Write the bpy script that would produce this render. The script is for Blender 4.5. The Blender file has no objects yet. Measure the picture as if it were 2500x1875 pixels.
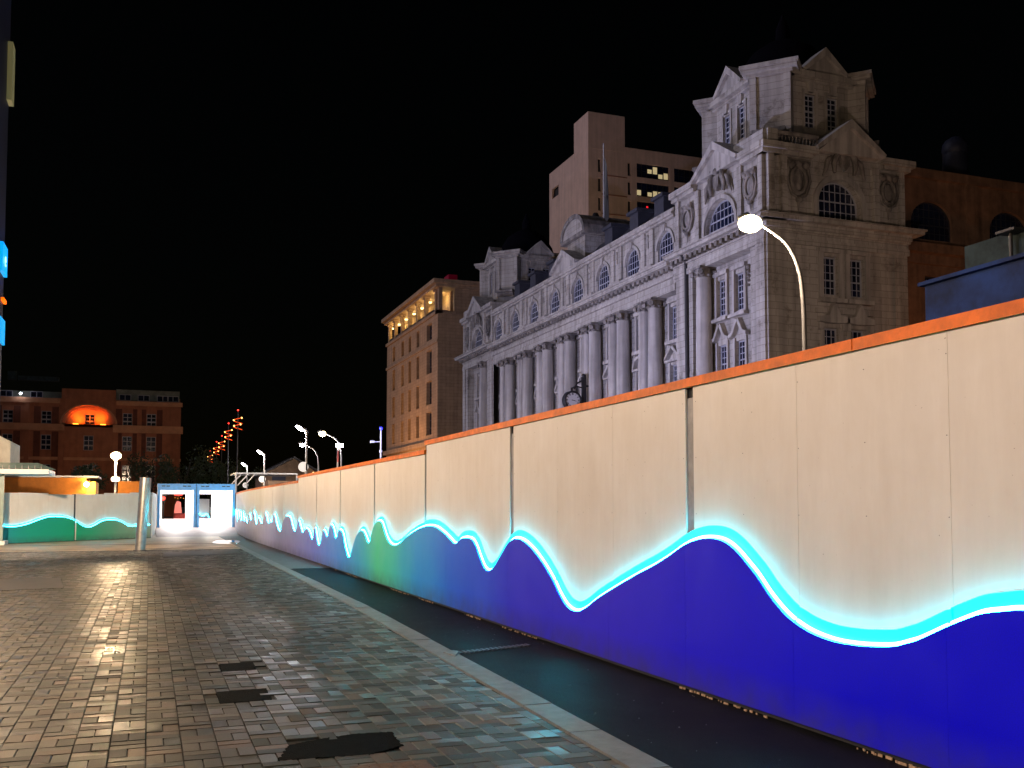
import bpy, bmesh, math, random
import numpy as np
from mathutils import Vector, Matrix
random.seed(7); np.random.seed(7)
S = bpy.context.scene
COL = S.collection
R = math.radians
# ------------------------------------------------------------------ camera
EYE = 1.46
YAW = math.atan(885 / 2400.0); PITCH = math.atan(128 / 2400.0)
cd = bpy.data.cameras.new('camera'); cam = bpy.data.objects.new('camera', cd); COL.objects.link(cam)
cam.location = (0, 0, EYE); cam.rotation_euler = (math.pi / 2 + PITCH, 0, -YAW)
cd.sensor_width = 36; cd.lens = 36 * 2400 / 2500.0
cd.shift_y = (1108 - 937.5) / 2500.0
cd.clip_start = 0.1; cd.clip_end = 5000
S.camera = cam
# ------------------------------------------------------------------ world (night)
w = bpy.data.worlds.new('World'); S.world = w; w.use_nodes = True
nt = w.node_tree; bg = nt.nodes['Background']
sky = nt.nodes.new('ShaderNodeTexSky'); sky.sky_type = 'NISHITA'; sky.sun_disc = False
sky.sun_elevation = R(3); sky.sun_rotation = R(290)
nt.links.new(sky.outputs[0], bg.inputs[0]); bg.inputs[1].default_value = 0.0006
# one lamp for the glow of the city that lights the west faces
sd = bpy.data.lights.new('city_glow', 'SUN'); sun = bpy.data.objects.new('city_glow', sd); COL.objects.link(sun)
sd.energy = 0.72; sd.angle = R(14); sd.color = (0.84, 0.79, 1.0)
SUN_FROM = Vector((-1.0, 0.30, 0.42))
sun.rotation_euler = SUN_FROM.to_track_quat('Z', 'Y').to_euler()
S.view_settings.view_transform = 'Standard'; S.view_settings.look = 'None'
S.view_settings.exposure = 0; S.view_settings.gamma = 1; S.view_settings.use_curve_mapping = False
S.cycles.max_bounces = 6; S.cycles.diffuse_bounces = 3; S.cycles.glossy_bounces = 3
S.cycles.sample_clamp_indirect = 4.0; S.cycles.sample_clamp_direct = 0

# ------------------------------------------------------------------ materials
MATS = {}
def mat(name, col, rough=0.8, metal=0.0, var=0.15, scale=3.0, bump=0.0, bscale=40.0, spec=0.5, streak=0.0, stain=None, coat=0.0, ashlar=False):
    """principled material with large-scale colour variation, optional vertical streaks and fine bump"""
    if name in MATS: return MATS[name]
    m = bpy.data.materials.new(name); m.use_nodes = True; n = m.node_tree.nodes; l = m.node_tree.links
    b = n['Principled BSDF']; b.inputs['Roughness'].default_value = rough; b.inputs['Metallic'].default_value = metal
    b.inputs['Specular IOR Level'].default_value = spec; b.inputs['Coat Weight'].default_value = coat
    tc = n.new('ShaderNodeTexCoord'); geo = n.new('ShaderNodeNewGeometry')
    c0 = (*[x * (1 - var) for x in col], 1); c1 = (*[min(1, x * (1 + var)) for x in col], 1)
    nz = n.new('ShaderNodeTexNoise'); nz.inputs['Scale'].default_value = scale; nz.inputs['Detail'].default_value = 8
    nz.inputs['Roughness'].default_value = 0.65
    l.new(geo.outputs['Position'], nz.inputs['Vector'])
    r = n.new('ShaderNodeValToRGB'); r.color_ramp.elements[0].color = c0; r.color_ramp.elements[1].color = c1
    r.color_ramp.elements[0].position = 0.32; r.color_ramp.elements[1].position = 0.68
    l.new(nz.outputs[0], r.inputs[0]); out = r.outputs[0]
    if streak > 0:
        mp = n.new('ShaderNodeMapping'); mp.inputs['Scale'].default_value = (2.2, 2.2, 0.12)
        l.new(geo.outputs['Position'], mp.inputs[0])
        n2 = n.new('ShaderNodeTexNoise'); n2.inputs['Scale'].default_value = 1.0; n2.inputs['Detail'].default_value = 6
        l.new(mp.outputs[0], n2.inputs['Vector'])
        r2 = n.new('ShaderNodeValToRGB'); r2.color_ramp.elements[0].position = 0.38; r2.color_ramp.elements[1].position = 0.62
        k = 1 - streak; r2.color_ramp.elements[0].color = (k, k, k, 1); r2.color_ramp.elements[1].color = (1, 1, 1, 1)
        l.new(n2.outputs[0], r2.inputs[0])
        mx = n.new('ShaderNodeMixRGB'); mx.blend_type = 'MULTIPLY'; mx.inputs[0].default_value = 1
        l.new(out, mx.inputs[1]); l.new(r2.outputs[0], mx.inputs[2]); out = mx.outputs[0]
    if stain:
        n3 = n.new('ShaderNodeTexNoise'); n3.inputs['Scale'].default_value = stain[0]; n3.inputs['Detail'].default_value = 10
        n3.inputs['Roughness'].default_value = 0.75
        l.new(geo.outputs['Position'], n3.inputs['Vector'])
        r3 = n.new('ShaderNodeValToRGB'); r3.color_ramp.elements[0].position = stain[1]; r3.color_ramp.elements[1].position = stain[1] + 0.1
        r3.color_ramp.elements[0].color = (*stain[2], 1); r3.color_ramp.elements[1].color = (1, 1, 1, 1)
        l.new(n3.outputs[0], r3.inputs[0])
        mx = n.new('ShaderNodeMixRGB'); mx.blend_type = 'MULTIPLY'; mx.inputs[0].default_value = 1
        l.new(out, mx.inputs[1]); l.new(r3.outputs[0], mx.inputs[2]); out = mx.outputs[0]
    if ashlar:
        sp = n.new('ShaderNodeSeparateXYZ'); l.new(geo.outputs['Position'], sp.inputs[0]); ad = n.new('ShaderNodeMath'); l.new(sp.outputs[0], ad.inputs[0]); l.new(sp.outputs[1], ad.inputs[1])
        cb = n.new('ShaderNodeCombineXYZ'); l.new(ad.outputs[0], cb.inputs[0]); l.new(sp.outputs[2], cb.inputs[1])
        bk = n.new('ShaderNodeTexBrick'); bk.inputs['Scale'].default_value = 1.0; bk.inputs['Brick Width'].default_value = 1.05; bk.inputs['Row Height'].default_value = 0.42
        bk.inputs['Mortar Size'].default_value = 0.022; bk.inputs['Mortar Smooth'].default_value = 0.4
        bk.inputs['Color1'].default_value = (1, 1, 1, 1); bk.inputs['Color2'].default_value = (0.88, 0.87, 0.85, 1); bk.inputs['Mortar'].default_value = (0.62, 0.6, 0.58, 1)
        l.new(cb.outputs[0], bk.inputs['Vector'])
        mx = n.new('ShaderNodeMixRGB'); mx.blend_type = 'MULTIPLY'; mx.inputs[0].default_value = 1
        l.new(out, mx.inputs[1]); l.new(bk.outputs[0], mx.inputs[2]); out = mx.outputs[0]
    l.new(out, b.inputs['Base Color'])
    if bump > 0:
        nb = n.new('ShaderNodeTexNoise'); nb.inputs['Scale'].default_value = bscale; nb.inputs['Detail'].default_value = 6
        l.new(geo.outputs['Position'], nb.inputs['Vector'])
        bp = n.new('ShaderNodeBump'); bp.inputs['Strength'].default_value = bump; bp.inputs['Distance'].default_value = 0.01
        l.new(nb.outputs[0], bp.inputs['Height']); l.new(bp.outputs[0], b.inputs['Normal'])
    MATS[name] = m; return m

def emit(name, col, strength):
    if name in MATS: return MATS[name]
    m = bpy.data.materials.new(name); m.use_nodes = True; n = m.node_tree.nodes
    b = n['Principled BSDF']; b.inputs['Base Color'].default_value = (*[min(1, c) * 0.6 for c in col], 1)
    b.inputs['Emission Color'].default_value = (*col, 1); b.inputs['Emission Strength'].default_value = strength
    b.inputs['Roughness'].default_value = 0.5
    MATS[name] = m; return m

M_stone = mat('portland_stone', (0.45, 0.425, 0.39), 0.85, var=0.14, scale=0.35, bump=0.25, bscale=5, streak=0.32, stain=(0.7, 0.35, (0.6, 0.57, 0.54)), ashlar=True)
M_stone_pl = mat('plain_stone', (0.44, 0.415, 0.385), 0.85, var=0.16, scale=0.6, bump=0.2, bscale=5, streak=0.4)
M_stone_dk = mat('sooty_stone', (0.24, 0.22, 0.20), 0.9, var=0.45, scale=1.6, bump=0.4, bscale=9, streak=0.45)
M_roof = mat('slate_roof', (0.035, 0.037, 0.05), 0.6, var=0.3, scale=2)
M_frame = mat('white_window_paint', (0.33, 0.34, 0.38), 0.5, var=0.08)
M_glass = mat('dark_glass', (0.012, 0.016, 0.04), 0.12, var=0.5, scale=0.6, spec=0.8)
M_conc = mat('pinkish_concrete', (0.66, 0.46, 0.36), 0.9, var=0.1, scale=0.5, streak=0.12, bump=0.2, bscale=4)
M_brown = mat('warm_limestone', (0.46, 0.31, 0.19), 0.85, var=0.14, scale=0.7, streak=0.2, bump=0.2, bscale=6, ashlar=True)
M_terra = mat('terracotta_brick', (0.36, 0.15, 0.085), 0.9, var=0.2, scale=0.8, streak=0.15)
M_terra_lt = mat('terracotta_stone', (0.50, 0.27, 0.16), 0.9, var=0.2, scale=0.8)
M_black = mat('black_paint', (0.015, 0.015, 0.017), 0.5, var=0.2)
M_dark = mat('dark_metal', (0.05, 0.05, 0.055), 0.45, metal=0.3, var=0.2)
M_galv = mat('galvanised_steel', (0.42, 0.43, 0.44), 0.42, metal=0.75, var=0.25, scale=14, streak=0.2)
M_post = mat('steel_post', (0.30, 0.30, 0.31), 0.6, metal=0.3, var=0.25, scale=8, streak=0.15)
M_steel = mat('brushed_steel', (0.5, 0.49, 0.47), 0.3, metal=0.95, var=0.2, scale=6, streak=0.25)
M_polew = mat('pale_pole_paint', (0.42, 0.42, 0.41), 0.5, metal=0.2, var=0.1)
M_white = mat('white_paint', (0.78, 0.78, 0.77), 0.5, var=0.05)
M_timber = mat('orange_timber', (0.74, 0.15, 0.006), 0.62, var=0.28, scale=5, bump=0.4, bscale=30)
M_blueS = mat('blue_container_paint', (0.12, 0.42, 0.9), 0.4, var=0.15, scale=4)
M_tarmac = mat('tarmac', (0.008, 0.0085, 0.009), 0.55, var=0.5, scale=3, bump=0.8, bscale=120, spec=0.04)
M_asphalt = mat('far_asphalt', (0.05, 0.048, 0.045), 0.55, var=0.35, scale=1.5, bump=0.4, bscale=30)
M_patch = mat('tarmac_patch', (0.004, 0.0045, 0.0045), 0.95, var=0.5, scale=20, bump=1.0, bscale=160, spec=0.05)
M_kerb = mat('kerb_granite', (0.17, 0.165, 0.155), 0.48, var=0.28, scale=6, bump=0.35, bscale=90)
M_slab = mat('granite_slabs', (0.46, 0.35, 0.23), 0.42, var=0.35, scale=0.9, bump=0.35, bscale=25)
M_joint = mat('joint_sand', (0.02, 0.019, 0.017), 0.9, var=0.4, scale=20)
M_leaf = mat('dark_leaves', (0.035, 0.06, 0.025), 0.6, var=0.4, scale=2)
M_bark = mat('bark', (0.05, 0.04, 0.03), 0.9, var=0.3)
M_debris = mat('pale_debris', (0.42, 0.29, 0.19), 0.9, var=0.5, scale=30)
M_rust = mat('rusty_iron', (0.13, 0.07, 0.045), 0.7, var=0.4, scale=15, bump=0.5, bscale=70)
M_hut = mat('orange_hut_boards', (0.62, 0.22, 0.03), 0.7, var=0.15, scale=3)
M_canopy = mat('pale_canopy_glass', (0.35, 0.5, 0.45), 0.25, var=0.15, scale=3)
M_bluescreen = mat('blue_sheeting', (0.008, 0.035, 0.16), 0.8, var=0.6, scale=1.2, bump=0.3, bscale=6)
M_greenscr = mat('green_grey_sheeting', (0.03, 0.05, 0.055), 0.9, var=0.6, scale=1.8)

def wall_paint():
    """off-white painted plywood: faint vertical grain, roller marks, scuffs"""
    m = bpy.data.materials.new('off_white_ply_paint'); m.use_nodes = True; n = m.node_tree.nodes; l = m.node_tree.links
    b = n['Principled BSDF']; geo = n.new('ShaderNodeNewGeometry')
    mp = n.new('ShaderNodeMapping'); mp.inputs['Scale'].default_value = (1, 4, 0.7); l.new(geo.outputs['Position'], mp.inputs[0])
    a = n.new('ShaderNodeTexNoise'); a.inputs['Scale'].default_value = 1.6; a.inputs['Detail'].default_value = 7; a.inputs['Roughness'].default_value = 0.7
    l.new(mp.outputs[0], a.inputs['Vector'])
    r = n.new('ShaderNodeValToRGB'); r.color_ramp.elements[0].position = 0.3; r.color_ramp.elements[1].position = 0.7
    r.color_ramp.elements[0].color = (0.67, 0.635, 0.60, 1); r.color_ramp.elements[1].color = (0.73, 0.70, 0.665, 1)
    l.new(a.outputs[0], r.inputs[0])
    c = n.new('ShaderNodeTexNoise'); c.inputs['Scale'].default_value = 1.1; c.inputs['Detail'].default_value = 9; c.inputs['Roughness'].default_value = 0.6
    l.new(geo.outputs['Position'], c.inputs['Vector'])
    r2 = n.new('ShaderNodeValToRGB'); r2.color_ramp.elements[0].position = 0.35; r2.color_ramp.elements[1].position = 0.65
    r2.color_ramp.elements[0].color = (0.90, 0.87, 0.84, 1); r2.color_ramp.elements[1].color = (1, 1, 1, 1)
    l.new(c.outputs[0], r2.inputs[0])
    v = n.new('ShaderNodeTexNoise'); v.inputs['Scale'].default_value = 38; v.inputs['Detail'].default_value = 2
    l.new(geo.outputs['Position'], v.inputs['Vector'])
    r3 = n.new('ShaderNodeValToRGB'); r3.color_ramp.elements[0].position = 0.225; r3.color_ramp.elements[1].position = 0.25
    r3.color_ramp.elements[0].color = (0.3, 0.25, 0.2, 1); r3.color_ramp.elements[1].color = (1, 1, 1, 1)
    l.new(v.outputs[0], r3.inputs[0])
    x1 = n.new('ShaderNodeMixRGB'); x1.blend_type = 'MULTIPLY'; x1.inputs[0].default_value = 1
    l.new(r.outputs[0], x1.inputs[1]); l.new(r2.outputs[0], x1.inputs[2])
    x2 = n.new('ShaderNodeMixRGB'); x2.blend_type = 'MULTIPLY'; x2.inputs[0].default_value = 1
    l.new(x1.outputs[0], x2.inputs[1]); l.new(r3.outputs[0], x2.inputs[2])
    l.new(x2.outputs[0], b.inputs['Base Color'])
    rr = n.new('ShaderNodeMapRange'); rr.inputs[3].default_value = 0.34; rr.inputs[4].default_value = 0.62
    l.new(c.outputs[0], rr.inputs[0]); l.new(rr.outputs[0], b.inputs['Roughness'])
    bp = n.new('ShaderNodeBump'); bp.inputs['Strength'].default_value = 0.12; bp.inputs['Distance'].default_value = 0.004
    l.new(a.outputs[0], bp.inputs['Height']); l.new(bp.outputs[0], b.inputs['Normal'])
    return m
M_wall = wall_paint()

def gradient_print(name, stops, axis, rough=0.28):
    """printed vinyl: colours change along the run of the hoarding"""
    m = bpy.data.materials.new(name); m.use_nodes = True; n = m.node_tree.nodes; l = m.node_tree.links
    b = n['Principled BSDF']; geo = n.new('ShaderNodeNewGeometry'); sp = n.new('ShaderNodeSeparateXYZ')
    l.new(geo.outputs['Position'], sp.inputs[0])
    lo, hi = stops[0][0], stops[-1][0]
    nz = n.new('ShaderNodeTexNoise'); nz.inputs['Scale'].default_value = 0.9; nz.inputs['Detail'].default_value = 3
    l.new(geo.outputs['Position'], nz.inputs['Vector'])
    ad = n.new('ShaderNodeMath'); ad.operation = 'MULTIPLY_ADD'; ad.inputs[1].default_value = 1.1
    l.new(nz.outputs[0], ad.inputs[0]); l.new(sp.outputs[axis], ad.inputs[2])
    mr = n.new('ShaderNodeMapRange'); mr.inputs[1].default_value = lo + 0.5; mr.inputs[2].default_value = hi + 0.5
    l.new(ad.outputs[0], mr.inputs[0])
    r = n.new('ShaderNodeValToRGB'); cr = r.color_ramp
    cr.elements[0].position = 0; cr.elements[0].color = (*stops[0][1], 1); cr.elements[1].position = 1; cr.elements[1].color = (*stops[-1][1], 1)
    for p, c in stops[1:-1]:
        e = cr.elements.new((p - lo) / (hi - lo)); e.color = (*c, 1)
    l.new(mr.outputs[0], r.inputs[0])
    g = n.new('ShaderNodeTexNoise'); g.inputs['Scale'].default_value = 120; g.inputs['Detail'].default_value = 2
    l.new(geo.outputs['Position'], g.inputs['Vector'])
    rg = n.new('ShaderNodeMapRange'); rg.inputs[3].default_value = 0.8; rg.inputs[4].default_value = 1.15; l.new(g.outputs[0], rg.inputs[0])
    mx = n.new('ShaderNodeMixRGB'); mx.blend_type = 'MULTIPLY'; mx.inputs[0].default_value = 1
    l.new(r.outputs[0], mx.inputs[1]); l.new(rg.outputs[0], mx.inputs[2])
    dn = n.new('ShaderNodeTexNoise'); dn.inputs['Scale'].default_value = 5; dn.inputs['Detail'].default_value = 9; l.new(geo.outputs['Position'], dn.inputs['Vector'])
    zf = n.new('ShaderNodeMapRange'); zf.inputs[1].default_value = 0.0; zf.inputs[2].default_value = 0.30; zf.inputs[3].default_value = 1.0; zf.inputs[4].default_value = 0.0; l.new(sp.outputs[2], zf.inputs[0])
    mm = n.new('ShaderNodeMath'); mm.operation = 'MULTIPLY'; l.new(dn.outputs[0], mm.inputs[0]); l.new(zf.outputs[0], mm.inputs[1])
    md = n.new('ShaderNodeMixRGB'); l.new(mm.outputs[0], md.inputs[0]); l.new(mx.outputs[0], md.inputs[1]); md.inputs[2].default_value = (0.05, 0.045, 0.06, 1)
    sc_ = n.new('ShaderNodeTexNoise'); sc_.inputs['Scale'].default_value = 2.2; sc_.inputs['Detail'].default_value = 8; l.new(geo.outputs['Position'], sc_.inputs['Vector'])
    rm = n.new('ShaderNodeMapRange'); rm.inputs[3].default_value = rough - 0.06; rm.inputs[4].default_value = rough + 0.22; l.new(sc_.outputs[0], rm.inputs[0]); l.new(rm.outputs[0], b.inputs['Roughness']); b.inputs['Specular IOR Level'].default_value = 0.28
    l.new(md.outputs[0], b.inputs['Base Color'])
    return m
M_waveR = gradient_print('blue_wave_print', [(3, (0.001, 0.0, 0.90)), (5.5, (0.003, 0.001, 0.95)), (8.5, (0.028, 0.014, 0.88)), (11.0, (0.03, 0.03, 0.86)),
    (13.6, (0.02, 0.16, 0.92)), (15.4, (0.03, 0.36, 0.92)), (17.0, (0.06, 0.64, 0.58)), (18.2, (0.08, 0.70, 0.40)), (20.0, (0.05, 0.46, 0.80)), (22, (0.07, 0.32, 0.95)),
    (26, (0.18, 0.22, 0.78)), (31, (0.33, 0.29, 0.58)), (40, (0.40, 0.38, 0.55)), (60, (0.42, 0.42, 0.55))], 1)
M_waveL = gradient_print('green_wave_print', [(-5.4, (0.02, 0.30, 0.36)), (-4.3, (0.012, 0.33, 0.24)), (-2.6, (0.012, 0.34, 0.17)), (-1.6, (0.10, 0.34, 0.19)), (-0.5, (0.24, 0.34, 0.22)), (0.4, (0.30, 0.36, 0.25))], 0)
M_neon = emit('neon_strip', (0.03, 0.80, 1.0), 80)
M_glow = emit('cyan_glow_band', (0.0, 0.92, 1.0), 1.3)  # neon's glow on the white boards, put into a glowing material
M_neonL = emit('neon_strip_left', (0.04, 0.72, 1.0), 26)
M_lampW = emit('lamp_lens_white', (0.9, 0.86, 1.0), 60)
M_lampY = emit('lamp_lens_warm', (1.0, 0.80, 0.42), 30)
M_litY = emit('lit_window_yellow', (1.0, 0.80, 0.42), 0.42)
M_litO = emit('lit_window_orange', (1.0, 0.22, 0.03), 0.75)
M_litWhite = emit('loggia_light', (1.0, 0.82, 0.4), 2.2)
M_red = emit('red_light', (1.0, 0.03, 0.02), 6)
M_cyan = emit('cyan_sign_face', (0.0, 0.42, 0.95), 0.9)
M_signw = emit('sign_letter_white', (0.55, 0.9, 1.0), 1.2)
M_blueL = emit('blue_light', (0.05, 0.05, 1.0), 3)
M_tube = emit('container_tube', (1.0, 0.86, 0.78), 14)

# ------------------------------------------------------------------ helpers
class Fr:
    def __init__(s, O, U, N): s.O = Vector(O); s.U = Vector(U); s.N = Vector(N)
    def __call__(s, u, v, w=0): return s.O + s.U * u + Vector((0, 0, v)) + s.N * w
    def ang(s): return math.atan2(s.N.y, s.N.x) + math.pi / 2      # rotation that turns local -Y to N
ID = Fr((0, 0, 0), (1, 0, 0), (0, 1, 0))
class MB:
    def __init__(s): s.v = []; s.f = []; s.sm = []
    def add(s, vs, fs, smooth=False):
        k = len(s.v); s.v += [tuple(p) for p in vs]; s.f += [tuple(k + i for i in q) for q in fs]; s.sm += [smooth] * len(fs)
    def poly(s, vs): s.add(vs, [tuple(range(len(vs)))])
    def fbox(s, F, u0, u1, v0, v1, w0, w1):
        P = [F(u, v, w) for w in (w0, w1) for v in (v0, v1) for u in (u0, u1)]
        s.add(P, [(0, 2, 3, 1), (4, 5, 7, 6), (0, 1, 5, 4), (2, 6, 7, 3), (0, 4, 6, 2), (1, 3, 7, 5)])
    def box(s, x0, x1, y0, y1, z0, z1): s.fbox(Fr((0, 0, 0), (1, 0, 0), (0, 1, 0)), x0, x1, z0, z1, y0, y1)
    def prism(s, F, pts, w0, w1):
        n = len(pts); P = [F(u, v, w0) for u, v in pts] + [F(u, v, w1) for u, v in pts]
        s.add(P, [tuple(range(n - 1, -1, -1)), tuple(range(n, 2 * n))] + [(i, (i + 1) % n, n + (i + 1) % n, n + i) for i in range(n)])
    def cyl(s, p0, p1, r0, r1=None, n=12, caps=True, smooth=True):
        r1 = r0 if r1 is None else r1; p0 = Vector(p0); p1 = Vector(p1); d = (p1 - p0).normalized()
        a = d.orthogonal().normalized(); b = d.cross(a)
        P = [p0 + (a * math.cos(t) + b * math.sin(t)) * r0 for t in [2 * math.pi * i / n for i in range(n)]]
        P += [p1 + (a * math.cos(t) + b * math.sin(t)) * r1 for t in [2 * math.pi * i / n for i in range(n)]]
        s.add(P, [(i, (i + 1) % n, n + (i + 1) % n, n + i) for i in range(n)], smooth)
        if caps: s.add(P[:n], [tuple(range(n - 1, -1, -1))]); s.add(P[n:], [tuple(range(n))])
    def tube(s, pts, r, n=8):
        pts = [Vector(p) for p in pts]; rings = []; a = None
        for i, p in enumerate(pts):
            d = (pts[min(i + 1, len(pts) - 1)] - pts[max(i - 1, 0)]).normalized()
            a = d.orthogonal().normalized() if a is None else (a - d * a.dot(d)).normalized()
            b = d.cross(a); rr = r[i] if isinstance(r, (list, tuple)) else r
            rings += [p + (a * math.cos(2 * math.pi * k / n) + b * math.sin(2 * math.pi * k / n)) * rr for k in range(n)]
        fs = [(i * n + k, i * n + (k + 1) % n, (i + 1) * n + (k + 1) % n, (i + 1) * n + k) for i in range(len(pts) - 1) for k in range(n)]
        s.add(rings, fs, True); s.add(rings[:n], [tuple(range(n - 1, -1, -1))]); s.add(rings[-n:], [tuple(range(n))])
    def ball(s, c, rx, ry=None, rz=None, nu=12, nv=8, F=None):
        ry = ry or rx; rz = rz or rx; c = Vector(c); P = []
        for j in range(1, nv):
            t = math.pi * j / nv
            for i in range(nu):
                p = 2 * math.pi * i / nu; P.append(c + Vector((rx * math.sin(t) * math.cos(p), ry * math.sin(t) * math.sin(p), rz * math.cos(t))))
        P += [c + Vector((0, 0, rz)), c - Vector((0, 0, rz))]; m = (nv - 1) * nu
        fs = [(j * nu + i, (j + 1) * nu + i, (j + 1) * nu + (i + 1) % nu, j * nu + (i + 1) % nu) for j in range(nv - 2) for i in range(nu)]
        fs += [(m, i, (i + 1) % nu) for i in range(nu)] + [(m + 1, (nv - 2) * nu + (i + 1) % nu, (nv - 2) * nu + i) for i in range(nu)]
        s.add(P, fs, True)
    def mesh(s, name, m, off=(0, 0, 0)):
        me = bpy.data.meshes.new(name); o = Vector(off)
        me.from_pydata([tuple(Vector(p) - o) for p in s.v], [], s.f)
        me.polygons.foreach_set('use_smooth', s.sm); me.materials.append(m); me.update(); return me
    def build(s, name, m, parent=None, label=None, cat=None, group=None, kind=None, org=None):
        off = Vector(parent['org']) if parent is not None else Vector(org or (0, 0, 0))
        o = bpy.data.objects.new(name, s.mesh(name, m, off)); COL.objects.link(o)
        if parent is not None: o.parent = parent
        elif org: o.location = off
        o['org'] = tuple(off); tag(o, label, cat, group, kind); return o
def tag(o, label=None, cat=None, group=None, kind=None):
    for k, v in (('label', label), ('category', cat), ('group', group), ('kind', kind)):
        if v: o[k] = v
def thing(name, loc, label, cat, group=None):
    o = bpy.data.objects.new(name, None); COL.objects.link(o); o.location = loc; o['org'] = tuple(loc); o.empty_display_size = 0.3
    tag(o, label, cat, group); return o
def inst(name, me, parent, loc, rz=0, label=None):
    """an object that shares mesh data; loc in world, parent unrotated"""
    o = bpy.data.objects.new(name, me); COL.objects.link(o); o.parent = parent
    o.location = Vector(loc) - Vector(parent['org']); o.rotation_euler.z = rz; o['org'] = tuple(loc); tag(o, label); return o
def copy_tree(o, parent=None, dv=None):
    c = o.copy(); COL.objects.link(c); c.parent = parent
    for ch in list(o.children): copy_tree(ch, c)
    return c
def arcpts(uc, v0, r, n=10, ry=None, a0=0, a1=math.pi):
    ry = ry or r; return [(uc + r * math.cos(a0 + (a1 - a0) * i / n), v0 + ry * math.sin(a0 + (a1 - a0) * i / n)) for i in range(n + 1)]
def wall(mb, F, u0, u1, v0, v1, holes, w=0.0, depth=0.3):
    """sheet with openings and reveals; hole = (a, b, c, d, arch_rise or 0)"""
    us = sorted({u0, u1, *[h[0] for h in holes], *[h[1] for h in holes]}); vs = sorted({v0, v1, *[h[2] for h in holes], *[h[3] for h in holes]})
    us = [u for u in us if u0 <= u <= u1]; vs = [v for v in vs if v0 <= v <= v1]
    for a, b in zip(us, us[1:]):
        for c, d in zip(vs, vs[1:]):
            m, n = (a + b) / 2, (c + d) / 2
            if any(h[0] < m < h[1] and h[2] < n < h[3] for h in holes): continue
            mb.poly([F(a, c, w), F(b, c, w), F(b, d, w), F(a, d, w)])
    for a, b, c, d, ar in holes:
        W = w - depth
        sp = d - ar
        mb.poly([F(a, c, w), F(b, c, w), F(b, c, W), F(a, c, W)])
        mb.poly([F(a, c, w), F(a, sp, w), F(a, sp, W), F(a, c, W)]); mb.poly([F(b, c, w), F(b, sp, w), F(b, sp, W), F(b, c, W)])
        if ar == 0: mb.poly([F(a, d, w), F(b, d, w), F(b, d, W), F(a, d, W)])
        else:
            p = arcpts((a + b) / 2, sp, (b - a) / 2, 12, ar)
            for q, r in zip(p, p[1:]):
                mb.poly([F(q[0], q[1], w), F(r[0], r[1], w), F(r[0], d, w), F(q[0], d, w)])
                mb.poly([F(q[0], q[1], w), F(r[0], r[1], w), F(r[0], r[1], W), F(q[0], q[1], W)])
WM = {}
def win_meshes(wd, h, nx, ny, ar, bar=0.045, fr=0.09, fm=M_frame):
    """window frame with glazing bars, and its pane"""
    k = (round(wd, 2), round(h, 2), nx, ny, round(ar, 2), bar, fm.name)
    if k in WM: return WM[k]
    F = Fr((0, 0, 0), (1, 0, 0), (0, -1, 0)); mb = MB(); a = wd / 2; sp = h - ar
    def top(u): return h if ar == 0 else sp + ar * math.sqrt(max(0, 1 - (u / a) ** 2))
    mb.fbox(F, -a, -a + fr, 0, sp, 0, 0.06); mb.fbox(F, a - fr, a, 0, sp, 0, 0.06); mb.fbox(F, -a + fr, a - fr, 0, fr, 0, 0.06)
    if ar == 0: mb.fbox(F, -a + fr, a - fr, h - fr, h, 0, 0.06)
    else:
        p = arcpts(0, sp, a, 14, ar); q = arcpts(0, sp, a - fr, 14, ar - fr)
        for i in range(14): mb.prism(F, [p[i], p[i + 1], q[i + 1], q[i]], 0, 0.06)
    for i in range(1, nx):
        u = -a + wd * i / nx; mb.fbox(F, u - bar / 2, u + bar / 2, fr, top(u) - fr * 0.5, 0.0, 0.045)
    for j in range(1, ny):
        v = h * j / ny
        ww = a if v <= sp else a * math.sqrt(max(0, 1 - ((v - sp) / ar) ** 2)) if ar else a
        if ww > 0.2: mb.fbox(F, -ww + fr * 0.6, ww - fr * 0.6, v - bar * (1.0 if j == ny // 2 else 0.5), v + bar * (1.0 if j == ny // 2 else 0.5), 0.0, 0.04)
    pts = [(-a, 0), (a, 0)] + (arcpts(0, sp, a, 14, ar) if ar else [(a, h), (-a, h)])
    g = MB(); g.poly([F(u, v, 0.012) for u, v in pts])
    WM[k] = (mb.mesh('window', fm), g.mesh('pane', M_glass)); return WM[k]
LITM = {}
def window(F, uc, v0, wd, h, nx, ny, parent, w=-0.22, ar=0.0, lit=None, bar=0.045, fm=M_frame):
    a, g = win_meshes(wd, h, nx, ny, ar, bar, fm=fm)
    if lit:
        key = (g.name, lit.name)
        if key not in LITM: LITM[key] = g.copy(); LITM[key].materials[0] = lit
        g = LITM[key]
    o = inst('window', a, parent, F(uc, v0, w), F.ang()); p = bpy.data.objects.new('pane', g); COL.objects.link(p); p.parent = o; return o
def spot(name, loc, target, power, col, size=60, blend=0.8, radius=0.15, parent=None):
    d = bpy.data.lights.new(name, 'SPOT'); d.energy = power; d.color = col; d.spot_size = R(size); d.spot_blend = blend; d.shadow_soft_size = radius
    o = bpy.data.objects.new(name, d); COL.objects.link(o); o.rotation_euler = (Vector(loc) - Vector(target)).to_track_quat('Z', 'Y').to_euler()
    if parent is not None: o.parent = parent; o.location = Vector(loc) - Vector(parent['org'])
    else: o.location = loc
    return o
def point(name, loc, power, col, radius=0.12, parent=None):
    d = bpy.data.lights.new(name, 'POINT'); d.energy = power; d.color = col; d.shadow_soft_size = radius
    o = bpy.data.objects.new(name, d); COL.objects.link(o)
    if parent is not None: o.parent = parent; o.location = Vector(loc) - Vector(parent['org'])
    else: o.location = loc
    return o

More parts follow.
